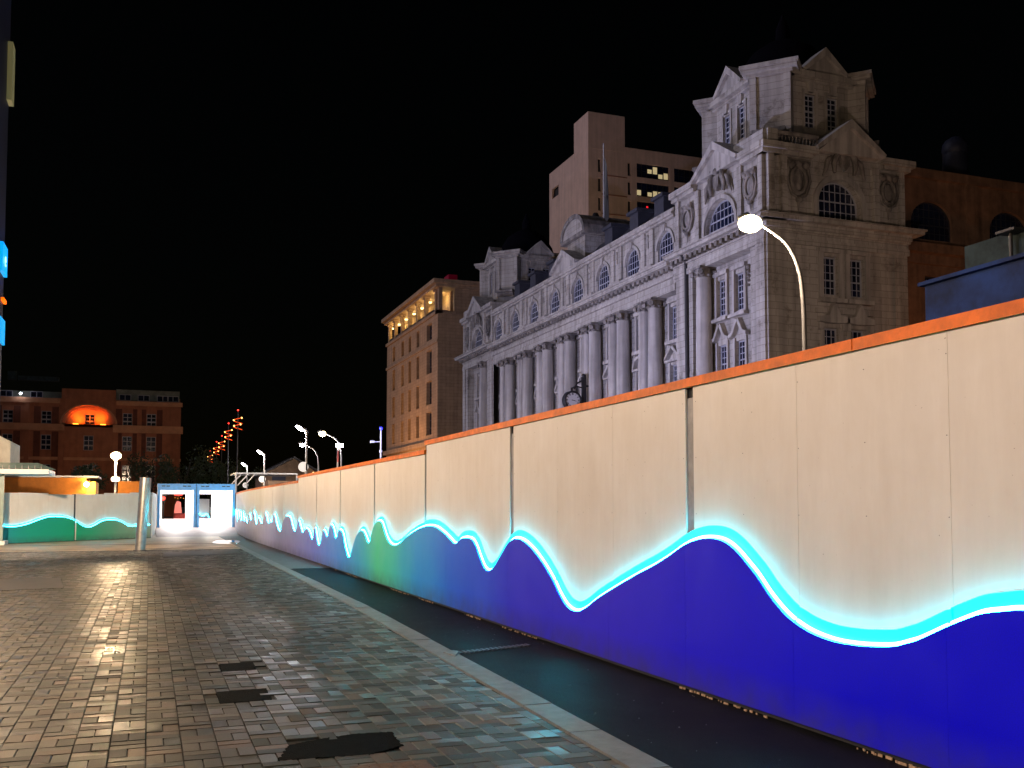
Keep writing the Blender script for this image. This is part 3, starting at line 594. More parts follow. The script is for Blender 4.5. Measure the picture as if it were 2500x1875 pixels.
# ------------------------------------------------------------------ containers forming the walkway
def container(x0, x1, label, ex0, ex1):
    y0, y1, z0, z1 = 59.0, 64.5, 0.26, 2.74
    t = thing('container', ((x0 + x1) / 2, y0, z0), label, 'container', 'walk-through containers')
    for a, b_ in ((x0, x0 + 0.14), (x1 - 0.14, x1)):
        mb = MB(); mb.box(a, b_, y0, y0 + 0.16, z0, z1); mb.build('corner_post', M_blueS, t)
    mb = MB(); mb.box(x0 + 0.14, x1 - 0.14, y0, y0 + 0.14, z1 - 0.36, z1); mb.build('header_beam', M_blueS, t)
    for i in range(4):
        mb = MB(); u = x0 + 0.22 + (i % 2) * 0.25 + (i // 2) * (x1 - x0 - 0.95); mb.box(u, u + 0.19, y0 - 0.012, y0, z1 - 0.16, z1 - 0.11); mb.build('marking_plate', M_black, t)
    mb = MB(); mb.box(x0 + 0.02, x0 + 0.06, y0 + 0.16, y1, z0, z1 - 0.1); mb.box(x1 - 0.06, x1 - 0.02, y0 + 0.16, y1, z0, z1 - 0.1); mb.build('side_wall', M_white, t)
    mb = MB(); mb.box(x0, x1, y0 + 0.16, y1, z1 - 0.1, z1); mb.build('roof', M_blueS, t)
    mb = MB(); mb.box(x0 + 0.06, x1 - 0.06, y0 + 0.02, y1, z0 - 0.1, z0); mb.build('floor', M_ramp, t)
    mb = MB(); F = Fr((0, y1 - 0.1, 0), (1, 0, 0), (0, -1, 0))
    wall(mb, F, x0 + 0.06, x1 - 0.06, z0, z1 - 0.1, [(ex0, ex1, z0 + 0.42, z1 - 0.52, 0)], 0, 0.12); mb.build('end_wall', M_white, t)
    for a in (0.45, 0.75):
        mb = MB(); u = x0 + (x1 - x0) * a; mb.box(u - 0.04, u + 0.04, y0 + 0.5, y1 - 0.4, z1 - 0.16, z1 - 0.12); mb.build('light_tube', M_tube, t)
    d = bpy.data.lights.new('container_light', 'AREA'); d.shape = 'RECTANGLE'; d.size = 1.2; d.size_y = 4.2; d.energy = 420; d.color = (1.0, 0.90, 0.84)
    o = bpy.data.objects.new('container_light', d); COL.objects.link(o); o.parent = t; o.location = Vector(((x0 + x1) / 2, 61.6, z1 - 0.2)) - Vector(t['org'])
    return t
container(0.44, 2.52, 'blue framed lit container walkway, nearer the leaning steel column', 0.74, 2.12)
container(2.56, 4.66, 'blue framed lit container walkway touching the long right hoarding', 2.72, 3.66)
mb = MB(); mb.box(4.66, 5.6, 59.1, 59.2, 0, 2.25); mb.build('closing_panel', M_dark, None, label='dark narrow panel between the container and the far hoarding end', cat='panel')
# what is seen through the two openings
t = thing('traffic_light', (1.1, 78, 0), 'red traffic light seen through the left container', 'traffic light')
mb = MB(); mb.cyl((1.0, 78, 0), (1.0, 78, 3.0), 0.06); mb.box(0.85, 1.15, 77.85, 78.1, 1.75, 2.65); mb.build('housing', M_black, t)
mb = MB(); mb.cyl((1.0, 77.84, 2.05), (1.0, 77.80, 2.05), 0.13); mb.build('red_lens', M_red, t)
mb = MB(); mb.cyl((1.0, 77.84, 2.4), (1.0, 77.80, 2.4), 0.10); mb.build('upper_lens', M_dark, t)
t = thing('market_stall', (2.25, 84, 0), 'red and pink lit stall seen through the left container opening', 'stall')
M_pink = emit('stall_pink_glow', (1.0, 0.25, 0.22), 0.5); M_or = emit('stall_orange_glow', (1.0, 0.4, 0.05), 1.2)
mb = MB(); mb.box(1.9, 3.1, 84, 85, 0, 0.9); mb.build('counter', mat('stall_red', (0.3, 0.03, 0.03), 0.6), t)
mb = MB(); mb.prism(Fr((0, 83.8, 0), (1, 0, 0), (0, -1, 0)), [(1.9, 0.9), (2.5, 0.9), (2.4, 1.8), (2.1, 1.9), (1.95, 1.5)], -0.1, 0); mb.build('lit_panel', M_pink, t)
mb = MB(); mb.prism(Fr((0, 83.8, 0), (1, 0, 0), (0, -1, 0)), [(1.9, 2.3), (2.5, 2.3), (2.6, 2.5), (2.2, 2.65), (1.9, 2.5)], -0.1, 0); mb.build('awning', emit('stall_red_glow', (1.0, 0.06, 0.04), 0.8), t)
mb = MB()
for i in range(5): mb.ball((1.95 + i * 0.22, 83.8, 2.15 - 0.05 * (i % 2)), 0.035, nu=6, nv=4)
mb.build('fairy_light', M_or, t)
mb = MB(); mb.box(-0.4, 0.9, 80, 80.8, 0.0, 1.15); mb.build('utility_box', mat('dull_grey', (0.3, 0.3, 0.3), 0.7), None, label='grey cabinet beyond the left container opening', cat='cabinet')
U3 = Vector((1, 0.5, 0)).normalized(); F3 = Fr((2.95, 69.0, 0), U3, (U3.y, -U3.x, 0))
hb = thing('hoarding', (2.95, 69.0, 0), 'far stretch of hoarding with cyan strip seen through the right container', 'hoarding')
mb = MB(); mb.fbox(F3, 0, 1.0, 0, 1.95, -0.06, -0.04); mb.build('white_panel', M_white, hb)
wv = smooth_path([(0, 1.5), (0.15, 1.1), (0.35, 0.85), (0.6, 0.8), (0.8, 0.9), (1.0, 0.62)]); n_ = len(wv); mb = MB()
mb.add([F3(s_, z, 0) for s_, z in wv] + [F3(s_, 0, 0) for s_, z in wv], [(q, q + 1, n_ + q + 1, n_ + q) for q in range(n_ - 1)]); mb.build('wave_board', M_waveR, hb)
strip_piece(wv, F3, hb, r=0.02, w=-0.01, up=0.02, m=M_neonL)
point('walkway_lamp', (2.6, 67.0, 2.4), 60, (1.0, 0.9, 0.9), 0.1, hb)

# ------------------------------------------------------------------ Baroque building
bb = thing('stone_building', (39, 78, 0), 'long pale baroque stone building with columns, corner towers and arched attic windows', 'building')
FL = Fr((33.7, 0, 0), (0, 1, 0), (-1, 0, 0)); FS = Fr((0, 48.3, 0), (1, 0, 0), (0, -1, 0))
WB = [60.3 + 5.05 * k for k in range(8)]
# --- wing wall behind the columns
mb = MB(); hs = []
for i, u in enumerate(WB): hs += [(u - 0.62, u + 0.62, 13.15, 15.55, 0), (u - 0.62, u + 0.62, 9.1, 11.4, 0), (u - 0.9, u + 0.9, 1.0, 6.6, 0.9)]
wall(mb, FL, 58.8, 97.0, 0, 16.4, hs, -0.75, 0.35); mb.build('wing_wall', M_stone, bb)
LIT = {2: M_litO, 3: M_litO, 4: M_litO}
for i, u in enumerate(WB):
    window(FL, u, 13.15, 1.24, 2.4, 4, 6, bb, -1.0); window(FL, u, 9.1, 1.24, 2.3, 4, 6, bb, -1.0, lit=LIT.get(i))
    window(FL, u, 1.0, 1.8, 5.6, 4, 8, bb, -1.0, ar=0.9)
    mb = MB()     # architrave, sill, hood of one bay
    for s_ in (-1, 1): mb.fbox(FL, u + s_ * 0.62 - (0.22 if s_ < 0 else 0), u + s_ * 0.62 + (0.22 if s_ > 0 else 0), 12.9, 15.8, -0.75, -0.62)
    mb.fbox(FL, u - 0.84, u + 0.84, 15.8, 16.05, -0.75, -0.5); mb.fbox(FL, u - 0.95, u + 0.95, 12.85, 13.1, -0.75, -0.4)
    mb.fbox(FL, u - 0.7, u - 0.55, 12.4, 12.85, -0.75, -0.5); mb.fbox(FL, u + 0.55, u + 0.7, 12.4, 12.85, -0.75, -0.5)
    if i % 2 == 0:
        mb.prism(FL, [(u - 1.0, 11.75), (u - 1.0, 11.95), (u - 0.15, 12.75), (u, 12.6), (u - 0.1, 12.45)], -0.75, -0.38)
        mb.prism(FL, [(u + 1.0, 11.75), (u + 1.0, 11.95), (u + 0.15, 12.75), (u, 12.6), (u + 0.1, 12.45)], -0.75, -0.38)
    else:
        p = arcpts(u, 11.75, 0.95, 8); q = arcpts(u, 11.75, 0.75, 8)
        for a in range(8): mb.prism(FL, [p[a], p[a + 1], q[a + 1], q[a]], -0.75, -0.4)
    mb.fbox(FL, u - 1.0, u + 1.0, 11.6, 11.75, -0.75, -0.42); mb.fbox(FL, u - 0.8, u - 0.62, 9.0, 11.6, -0.75, -0.63); mb.fbox(FL, u + 0.62, u + 0.8, 9.0, 11.6, -0.75, -0.63)
    mb.build('window_surround', M_stone_pl, bb)
# --- columns: one mesh shared
def column_mesh(h0, h1, r=0.56):
    c = MB(); prof = [(0.70, h0), (0.70, h0 + 0.25), (0.60, h0 + 0.35), (0.64, h0 + 0.5), (r, h0 + 0.62), (r, h0 + (h1 - h0) * 0.33), (r * 0.86, h1 - 0.75), (r * 0.95, h1 - 0.72), (r * 0.86, h1 - 0.66)]
    n_ = 20; P = []; 
    for rr, z in prof: P += [(rr * math.cos(2 * math.pi * k / n_), rr * math.sin(2 * math.pi * k / n_), z) for k in range(n_)]
    c.add(P, [(j * n_ + k, j * n_ + (k + 1) % n_, (j + 1) * n_ + (k + 1) % n_, (j + 1) * n_ + k) for j in range(len(prof) - 1) for k in range(n_)], True)
    return c.mesh('column', M_stone_pl)
def capital_mesh(h1):
    c = MB(); c.box(-0.62, 0.62, -0.62, 0.62, h1 - 0.14, h1)
    c.cyl((0, 0, h1 - 0.66), (0, 0, h1 - 0.14), 0.47, 0.55, 16)
    for s_ in (-1, 1):
        for d in (-1, 1): c.cyl((d * 0.47, s_ * 0.47 , h1 - 0.40), (d * 0.62, s_ * 0.62, h1 - 0.40), 0.20, 0.16, 10)
    for k in range(8):
        a = k * math.pi / 4 + 0.2; c.ball((0.5 * math.cos(a), 0.5 * math.sin(a), h1 - 0.55), 0.13, nu=6, nv=4)
    return c.mesh('capital', M_stone_dk)
cm, km = column_mesh(5.4, 16.3), capital_mesh(16.3)
def col_at(u, w=0.0):
    p = FL(u, 0, w); inst('column', cm, bb, p); inst('capital', km, bb, p)
for k in range(7):
    c = 62.82 + 5.05 * k
    for s_ in (-0.74, 0.74): col_at(c + s_, -0.12)
# --- entablatures
def entab(F, u0, u1, zb, zt, pr, wall_w=-0.35, capends=True, label=None):
    mb = MB(); h = zt - zb
    mb.fbox(F, u0, u1, zb, zb + h * 0.22, -1.2, 0.10); mb.fbox(F, u0, u1, zb + h * 0.22, zb + h * 0.46, -1.2, 0.03)
    mb.fbox(F, u0, u1, zb + h * 0.46, zb + h * 0.53, -1.2, 0.16)
    mb.fbox(F, u0, u1, zb + h * 0.53, zb + h * 0.72, -1.2, 0.08)
    mb.fbox(F, u0, u1, zb + h * 0.72, zb + h * 0.80, -1.2, 0.3 + 0.0)
    mb.fbox(F, u0, u1, zb + h * 0.80, zb + h * 0.93, -1.2, pr - 0.1); mb.fbox(F, u0, u1, zb + h * 0.93, zt, -1.2, pr)
    return mb
mb = entab(FL, 58.8, 97.0, 16.3, 18.35, 0.85); mb.build('entablature', M_stone, bb)
dm = MB(); dm.box(-0.16, 0.16, -0.38, 0.0, -0.15, 0.15); dmm = dm.mesh('modillion', M_stone_dk)
u = 59.2
while u < 96.9: inst('modillion', dmm, bb, FL(u, 17.83, 0.10), FL.ang()); u += 0.72
# --- attic of the wing
mb = MB(); hs = [(u - 1.1, u + 1.1, 18.3, 20.75, 1.1) for u in WB]
wall(mb, FL, 58.8, 97.0, 18.3, 21.4, hs, -0.05, 0.3)
mb.build('attic_wall', M_stone, bb)
for u in WB: window(FL, u, 18.3, 2.2, 2.45, 6, 5, bb, -0.25, ar=1.1)
for u in WB:
    mb = MB(); p = arcpts(u, 19.65, 1.36, 10); q = arcpts(u, 19.65, 1.14, 10)
    for a in range(10): mb.prism(FL, [p[a], p[a + 1], q[a + 1], q[a]], -0.05, 0.06)
    mb.prism(FL, [(u - 0.12, 20.76), (u + 0.12, 20.76), (u + 0.2, 21.25), (u - 0.2, 21.25)], -0.05, 0.14); mb.build('arch_moulding', M_stone_pl, bb)
for k in range(9):
    u = 57.78 + 5.05 * k
    if 58.9 < u < 97:
        mb = MB(); mb.fbox(FL, u - 0.95, u - 0.35, 18.35, 21.4, -0.05, 0.10); mb.fbox(FL, u + 0.35, u + 0.95, 18.35, 21.4, -0.05, 0.10); mb.fbox(FL, u - 0.95, u + 0.95, 18.35, 18.8, 0.1, 0.3)
        mb.ball(FL(u, 20.9, 0.0), 0.12, 0.12, 0.28, 8, 6); mb.ball(FL(u, 20.4, 0.0), 0.08, 0.08, 0.25, 8, 6); mb.build('attic_pilaster', M_stone, bb)
mb = MB(); mb.fbox(FL, 58.8, 97.0, 21.4, 21.6, -0.6, 0.18); mb.fbox(FL, 58.8, 97.0, 21.6, 21.78, -0.6, 0.32); mb.fbox(FL, 58.8, 97.0, 21.78, 22.1, -0.6, 0.12); mb.build('parapet', M_stone, bb)
def gable(F, uc, hw, z0, z1, w0, w1, m=M_stone, parent=bb):
    mb = MB(); mb.prism(F, [(uc - hw * 0.93, z0), (uc + hw * 0.93, z0), (uc, z1 - 0.18)], w0, w1 - 0.25)
    t_ = 0.42
    mb.prism(F, [(uc - hw, z0), (uc - hw - 0.1, z0 + 0.22), (uc, z1 + 0.12), (uc, z1 - t_)], w0, w1)
    mb.prism(F, [(uc + hw, z0), (uc + hw + 0.1, z0 + 0.22), (uc, z1 + 0.12), (uc, z1 - t_)], w0, w1)
    mb.build('gable', M_stone_pl, parent)
gable(FL, 77.9, 2.7, 22.1, 23.7, -1.0, 0.4)
# --- roof of the wing with dormer lumps and chimney stacks
mb = MB(); mb.prism(Fr((33.7, 0, 0), (1, 0, 0), (0, 1, 0)), [(0.7, 21.8), (2.6, 24.1), (10.0, 24.1), (11.5, 21.8)], 58.8, 97.0); mb.build('mansard_roof', M_roof, bb)
for u in (63.5, 67.5, 72.0, 84.2, 89.0, 93.4):
    mb = MB(); mb.fbox(FL, u - 0.7, u + 0.7, 22.2, 24.2, -3.0, -1.3); mb.fbox(FL, u - 0.9, u + 0.9, 24.2, 24.45, -3.2, -1.1); mb.build('dormer', M_roof, bb)
# --- central turret with curved pediment and flagpole
mb = MB(); F = Fr((36.8, 78.3, 0), (0, 1, 0), (-1, 0, 0)); FX = Fr((36.8, 78.3, 0), (1, 0, 0), (0, -1, 0))
mb.fbox(F, -1.9, 1.9, 22.5, 25.2, -1.9, 1.9)
mb.build('turret_base', M_stone, bb)
mb = MB(); p = arcpts(0, 25.2, 2.3, 12, 1.5); mb.prism(F, p, -2.2, 2.2); mb.build('turret_vault', M_stone, bb)
mb = MB(); p = arcpts(0, 25.2, 2.6, 12, 1.85); q = arcpts(0, 25.2, 2.25, 12, 1.45)
for a in range(12): mb.prism(F, [p[a], p[a + 1], q[a + 1], q[a]], -2.35, 2.35)
mb.fbox(F, -2.6, 2.6, 24.9, 25.2, -2.3, 2.3); mb.build('turret_hood', M_stone_dk, bb)
mb = MB(); mb.cyl((36.8, 78.3, 26.9), (36.8, 78.3, 27.5), 0.5, 0.2, 12); mb.build('turret_cap', M_dark, bb)
mb = MB(); mb.cyl((36.8, 76.6, 26.0), (36.8, 76.6, 33.2), 0.09, 0.06, 8); mb.build('flagpole', M_polew, bb)
mb = MB(); p0 = Vector((36.8, 76.45, 32.0)); mb.add([p0, p0 + Vector((0.1, -0.25, -0.8)), p0 + Vector((0.15, -0.5, -3.5)), p0 + Vector((0.1, -0.65, -5.6)), p0 + Vector((0.0, -0.3, -6.0)), p0 + Vector((0, 0, -5.5)),
    p0 + Vector((0.25, -0.2, -3)), p0 + Vector((-0.15, -0.35, -4))], [(0, 1, 2, 3, 4, 5), (0, 1, 6), (1, 6, 7, 2)]); mb.build('flag', M_black, bb)

def oval_cartouche(F, uc, vc, parent, s_=1.0):
    mb = MB(); n_ = 20
    pts = [F(uc + 0.42 * s_ * math.cos(2 * math.pi * i / n_), vc + 0.62 * s_ * math.sin(2 * math.pi * i / n_), 0.12) for i in range(n_ + 1)]
    mb.tube(pts, 0.10 * s_, 6)
    c = F(uc, vc, 0.02); ax = F.N; mb.ball(c, 0.12 + 0.25 * abs(F.U.x), 0.12 + 0.25 * abs(F.U.y), 0.5 * s_, 12, 8)
    mb.fbox(F, uc - 0.62 * s_, uc + 0.62 * s_, vc + 0.75 * s_, vc + 0.92 * s_, 0, 0.24)
    for k in (-1, 0, 1): mb.ball(F(uc + k * 0.4 * s_, vc + 0.72 * s_, 0.12), 0.2 * s_, nu=8, nv=6)
    for k in (-1, 1): mb.tube([F(uc + k * 0.55 * s_, vc + 0.6 * s_, 0.08), F(uc + k * 0.66 * s_, vc, 0.08), F(uc + k * 0.4 * s_, vc - 0.7 * s_, 0.1), F(uc, vc - 0.9 * s_, 0.12)], 0.08 * s_, 6)
    mb.ball(F(uc, vc - 0.95 * s_, 0.1), 0.17 * s_, nu=8, nv=6); mb.cyl(F(uc, vc - 1.0 * s_, 0.06), F(uc, vc - 1.5 * s_, 0.03), 0.09, 0.03, 6)
    mb.build('cartouche', M_stone_dk, parent)
def coat_of_arms(F, uc, vc, parent):
    mb = MB(); r_ = random.Random(5)
    mb.prism(F, [(uc - 0.34, vc + 0.5), (uc + 0.34, vc + 0.5), (uc + 0.3, vc - 0.15), (uc, vc - 0.5), (uc - 0.3, vc - 0.15)], 0, 0.24)
    mb.ball(F(uc, vc + 0.75, 0.16), 0.26, nu=8, nv=6)
    for s_ in (-1, 1):
        mb.tube([F(uc + s_ * 0.55, vc + 0.7, 0.15), F(uc + s_ * 0.65, vc + 0.35, 0.2), F(uc + s_ * 0.8, vc - 0.1, 0.15), F(uc + s_ * 0.72, vc - 0.65, 0.1)], [0.12, 0.2, 0.17, 0.1], 8)
        mb.ball(F(uc + s_ * 0.56, vc + 0.88, 0.18), 0.15, nu=8, nv=6)
        mb.tube([F(uc + s_ * 0.95, vc + 0.3, 0.1), F(uc + s_ * 1.25, vc + 0.0, 0.12), F(uc + s_ * 1.35, vc - 0.5, 0.1), F(uc + s_ * 1.55, vc - 0.9, 0.05)], [0.1, 0.16, 0.12, 0.05], 8)
    mb.build('carved_arms', M_stone_dk, parent)

# --- end pavilions
def pavilion(near):
    o_, i_ = (48.3, 58.8) if near else (107.5, 97.0); d = 1 if near else -1
    Y = lambda a: o_ + d * a                         # a measured from the outer corner
    def rng_(a, b_): return (min(Y(a), Y(b_)), max(Y(a), Y(b_)))
    zt = 18.55; ze = 17.0
    # lower storeys: flat end strips and recessed bay
    mb = MB()
    for a, b_ in ((0.0, 1.6), (8.35, 10.5)):
        u0, u1 = rng_(a, b_); wall(mb, FL, u0, u1, 0, ze, [], 0.0)
    u0, u1 = rng_(1.6, 8.35)
    w1, w2 = Y(3.75), Y(5.8)
    hs = [h for c in (w1, w2) for h in ((c - 0.52, c + 0.52, 13.7, 16.05, 0), (c - 0.52, c + 0.52, 9.4, 11.8, 0))] + [(Y(4.75) - 1.0, Y(4.75) + 1.0, 0.5, 6.8, 1.0)]
    wall(mb, FL, u0, u1, 0, ze, hs, -0.7, 0.3)
    for u, s_ in ((u0, 1), (u1, -1)): mb.poly([FL(u, 0, 0), FL(u, ze, 0), FL(u, ze, -0.7), FL(u, 0, -0.7)])
    mb.build('pavilion_wall', M_stone, bb)
    for c in (w1, w2):
        window(FL, c, 13.7, 1.04, 2.35, 3, 6, bb, -0.92); window(FL, c, 9.4, 1.04, 2.4, 3, 6, bb, -0.92)
        mb = MB()
        for s_ in (-1, 1): mb.fbox(FL, c + s_ * 0.64 - 0.12, c + s_ * 0.64 + 0.12, 13.4, 16.3, -0.7, -0.55)
        mb.fbox(FL, c - 0.8, c + 0.8, 16.3, 16.55, -0.7, -0.45); mb.fbox(FL, c - 0.9, c + 0.9, 13.3, 13.5, -0.7, -0.3)
        mb.prism(FL, [(c - 1.0, 12.0), (c - 1.0, 12.2), (c - 0.62, 12.35), (c - 0.12, 13.2), (c, 13.0), (c - 0.4, 12.3), (c - 0.6, 12.1)], -0.7, -0.35)
        mb.prism(FL, [(c + 1.0, 12.0), (c + 1.0, 12.2), (c + 0.62, 12.35), (c + 0.12, 13.2), (c, 13.0), (c + 0.4, 12.3), (c + 0.6, 12.1)], -0.7, -0.35)
        for s_ in (-1, 1): mb.fbox(FL, c + s_ * 0.64 - 0.1, c + s_ * 0.64 + 0.1, 9.3, 12.0, -0.7, -0.58)
        mb.build('window_surround', M_stone_pl, bb)
    window(FL, Y(4.75), 0.5, 2.0, 6.3, 4, 9, bb, -0.95, ar=1.0)
    p = FL(Y(7.1), 0.7, -0.10); 
    inst('column', cm, bb, FL(Y(7.1), 0.75, -0.1)); inst('capital', km, bb, FL(Y(7.1), 0.75, -0.1))
    # hanging drops beside the windows, corner strip
    mb = MB()
    for k in range(5): mb.ball(FL(Y(1.75), 15.9 - 0.28 * k, 0.03), 0.17 - 0.02 * k, nu=8, nv=5)
    mb.build('hanging_festoon', M_stone_dk, bb)
    mb = MB(); u0, u1 = rng_(0.02, 0.9); mb.fbox(FL, u0, u1, 0, ze, 0, 0.12); u0, u1 = rng_(9.0, 10.3); mb.fbox(FL, u0, u1, 0, ze, 0, 0.10); mb.build('corner_pilaster', M_stone, bb)
    u0, u1 = rng_(-0.75, 10.75)
    mb = MB(); v0, v1 = rng_(0.0, 10.6); h = zt - ze; e_ = -0.75 if near else -0.8
    mb.fbox(FL, v0, v1, ze, ze + h * 0.25, -1, 0.16); mb.fbox(FL, v0, v1, ze + h * 0.25, ze + h * 0.48, -1, 0.10); mb.fbox(FL, v0, v1, ze + h * 0.48, ze + h * 0.56, -1, 0.2)
    mb.fbox(FL, *rng_(-0.3, 10.65), ze + h * 0.74, ze + h * 0.80, -1, 0.5)
    mb.fbox(FL, *rng_(-0.72, 10.7), ze + h * 0.80, ze + h * 0.94, -1, 0.85); mb.fbox(FL, *rng_(-0.84, 10.75), ze + h * 0.94, zt, -1, 0.95); mb.build('entablature', M_stone, bb)
    a = 0.3
    while a < 10.4: inst('modillion', dmm, bb, FL(Y(a), ze + h * 0.66, 0.16), FL.ang()); a += 0.62
    # attic
    mb = MB(); c = Y(5.0); u0, u1 = rng_(0.15, 10.4)
    wall(mb, FL, u0, u1, zt, 22.3, [(c - 1.75, c + 1.75, zt + 0.15, 20.95, 1.7)], -0.1, 0.4); mb.build('attic_wall', M_stone, bb)
    window(FL, c, zt + 0.15, 3.5, 2.25, 8, 4, bb, -0.42, ar=1.7)
    mb = MB(); p = arcpts(c, zt + 0.7, 2.05, 14, 2.0); q = arcpts(c, zt + 0.7, 1.78, 14, 1.73)
    for a in range(14): mb.prism(FL, [p[a], p[a + 1], q[a + 1], q[a]], -0.1, 0.06)
    for s_ in (-1, 1): mb.fbox(FL, c + s_ * 1.915 - 0.135, c + s_ * 1.915 + 0.135, zt, zt + 0.7, -0.1, 0.06)
    mb.build('arch_moulding', M_stone_pl, bb)
    for a in (0.15, 2.35, 7.3, 9.9):
        mb = MB(); mb.fbox(FL, *rng_(a, a + 0.45), zt, 22.3, -0.1, 0.12); mb.build('attic_pilaster', M_stone, bb)
    for a in (1.45, 8.85): oval_cartouche(FL, Y(a), 20.75, bb, 1.05)
    coat_of_arms(FL, c, 22.0, bb)
    mb = MB()
    for a, b_ in ((-0.15, 2.3), (7.7, 10.65)): mb = MB(); mb.fbox(FL, *rng_(a + 0.02, b_), 22.3, 22.55, -1, 0.25); mb.fbox(FL, *rng_(a, b_), 22.55, 22.95, -1, 0.45); mb.build('attic_cornice', M_stone, bb)
    gable(FL, c - 0.1, 2.6, 22.7, 24.55, -3.2, 0.55)
    mb = MB(); wall(mb, FL, *rng_(2.3, 7.7), 22.3, 22.8, [], -0.1); mb.fbox(FL, *rng_(0.1, 3.2), 22.95, 23.8, -0.4, 0.05); mb.build('blocking_course', M_stone, bb)
    # bulk of the pavilion, so that it is solid from every side
    u0, u1 = rng_(0.16, 10.3)
    mb = MB(); mb.box(35.0, 43.9, u0 + (0.5 if near else 0), u1, 0, 22.9); mb.build('pavilion_core', M_stone, bb)
pavilion(True); pavilion(False)
mb = MB(); mb.box(34.8, 45.0, 58.7, 97.1, 0, 21.8); mb.build('wing_core', M_stone, bb)
# far pavilion's inner return above the wing
mb = MB(); mb.cyl((33.6, 57.25, 0), (33.6, 57.25, 18.0), 0.14, n=8); mb.cyl((33.5, 57.25, 18.0), (33.0, 57.0, 18.6), 0.2, n=8); mb.build('drainpipe', M_black, bb)
# --- side facade (street front to the right)
mb = MB(); hs = []
for c in (38.25, 40.2): hs += [(c - 0.52, c + 0.52, 14.15, 16.5, 0), (c - 0.52, c + 0.52, 9.7, 12.15, 0)]
wall(mb, FS, 33.7, 44.0, 0, 17.0, hs + [(37.7, 40.7, 0.5, 6.5, 1.4)], 0, 0.35); mb.build('side_wall', M_stone, bb)
for c in (38.25, 40.2):
    window(FS, c, 14.15, 1.04, 2.35, 3, 5, bb, -0.28); window(FS, c, 9.7, 1.04, 2.45, 3, 5, bb, -0.28)
    mb = MB()
    for s_ in (-1, 1): mb.fbox(FS, c + s_ * 0.74 - 0.16, c + s_ * 0.74 + 0.16, 13.9, 16.7, 0, 0.14)
    mb.fbox(FS, c - 0.9, c + 0.9, 16.7, 16.95, 0, 0.2); mb.fbox(FS, c - 0.95, c + 0.95, 13.65, 13.9, 0, 0.42)
    mb.prism(FS, [(c - 1.05, 12.45), (c - 1.05, 12.75), (c - 0.45, 12.85), (c, 13.65), (c + 0.45, 12.85), (c + 1.05, 12.75), (c + 1.05, 12.45), (c + 0.5, 12.4), (c - 0.5, 12.4)], 0, 0.4)
    mb.fbox(FS, c - 1.0, c - 0.7, 12.0, 12.4, 0, 0.25); mb.fbox(FS, c + 0.7, c + 1.0, 12.0, 12.4, 0, 0.25)
    for s_ in (-1, 1): mb.fbox(FS, c + s_ * 0.68 - 0.12, c + s_ * 0.68 + 0.12, 9.5, 12.0, 0, 0.10)
    mb.build('window_surround', M_stone_pl, bb)
window(FS, 39.2, 0.5, 3.0, 6.0, 6, 8, bb, -0.3, ar=1.4)
mb = MB(); mb.fbox(FS, 37.1, 41.3, 13.0, 13.3, 0, 0.12); mb.fbox(FS, 33.72, 34.7, 0, 17.0, 0, 0.12); mb.fbox(FS, 43.0, 44.0, 0, 17.0, 0, 0.10); mb.build('corner_pilaster', M_stone, bb)
mb = MB(); h = 18.55 - 17.0
mb.fbox(FS, 33.7, 44.15, 17.0, 17.0 + h * .25, -0.3, 0.16); mb.fbox(FS, 33.7, 44.1, 17.0 + h * .25, 17.0 + h * .48, -0.3, 0.10); mb.fbox(FS, 33.7, 44.2, 17.0 + h * .48, 17 + h * .56, -0.3, 0.22)
mb.fbox(FS, 33.5, 44.2, 17 + h * .56, 17 + h * .80, -0.3, 0.35); mb.fbox(FS, 33.18, 44.8, 17 + h * .80, 17 + h * .935, -0.3, 0.78); mb.fbox(FS, 33.08, 44.9, 17 + h * .935, 18.545, -0.3, 0.9)
mb.build('entablature', M_stone, bb)
c = 39.05
mb = MB(); wall(mb, FS, 33.8, 44.0, 18.54, 22.3, [(c - 1.6, c + 1.6, 18.8, 21.25, 1.6)], -0.1, 0.5); mb.build('attic_wall', M_stone, bb)
window(FS, c, 18.8, 3.2, 2.45, 8, 4, bb, -0.5, ar=1.6)
mb = MB(); p = arcpts(c, 19.65, 1.95, 14); q = arcpts(c, 19.65, 1.64, 14)
for a in range(14): mb.prism(FS, [p[a], p[a + 1], q[a + 1], q[a]], -0.1, 0.08)
for s_ in (-1, 1): mb.fbox(FS, c + s_ * 1.8 - 0.15, c + s_ * 1.8 + 0.15, 18.54, 19.65, -0.1, 0.08)
mb.build('arch_moulding', M_stone_pl, bb)
for a in (33.85, 34.75, 41.5, 43.45): mb = MB(); mb.fbox(FS, a, a + 0.42, 18.54, 22.3, -0.1, 0.14); mb.build('attic_pilaster', M_stone, bb)
oval_cartouche(FS, 36.0, 20.9, bb, 1.25); oval_cartouche(FS, 42.65, 20.9, bb, 1.15)
coat_of_arms(FS, c + 0.3, 22.3, bb)
mb = MB()
for a, b_ in ((33.4, 37.0), (42.2, 44.3)): mb = MB(); mb.fbox(FS, a, b_, 22.3, 22.54, -0.5, 0.23); mb.fbox(FS, a - 0.1, b_ + 0.25, 22.54, 22.945, -0.5, 0.43); mb.build('attic_cornice', M_stone, bb)
mb = MB(); wall(mb, FS, 36.9, 42.3, 22.3, 22.8, [], -0.1); mb.fbox(FS, 33.9, 34.6, 22.95, 23.85, -0.6, 0.05); mb.build('blocking_course', M_stone, bb)
gable(FS, 39.5, 2.45, 22.75, 24.75, -3.2, 0.7)
mb = MB(); mb.fbox(FS, 34.6, 37.6, 23.6, 23.8, -0.3, 0.0)
for k in range(12): mb.cyl(FS(34.8 + k * 0.25, 22.95, -0.15), FS(34.8 + k * 0.25, 23.6, -0.15), 0.06, 0.05, 6)
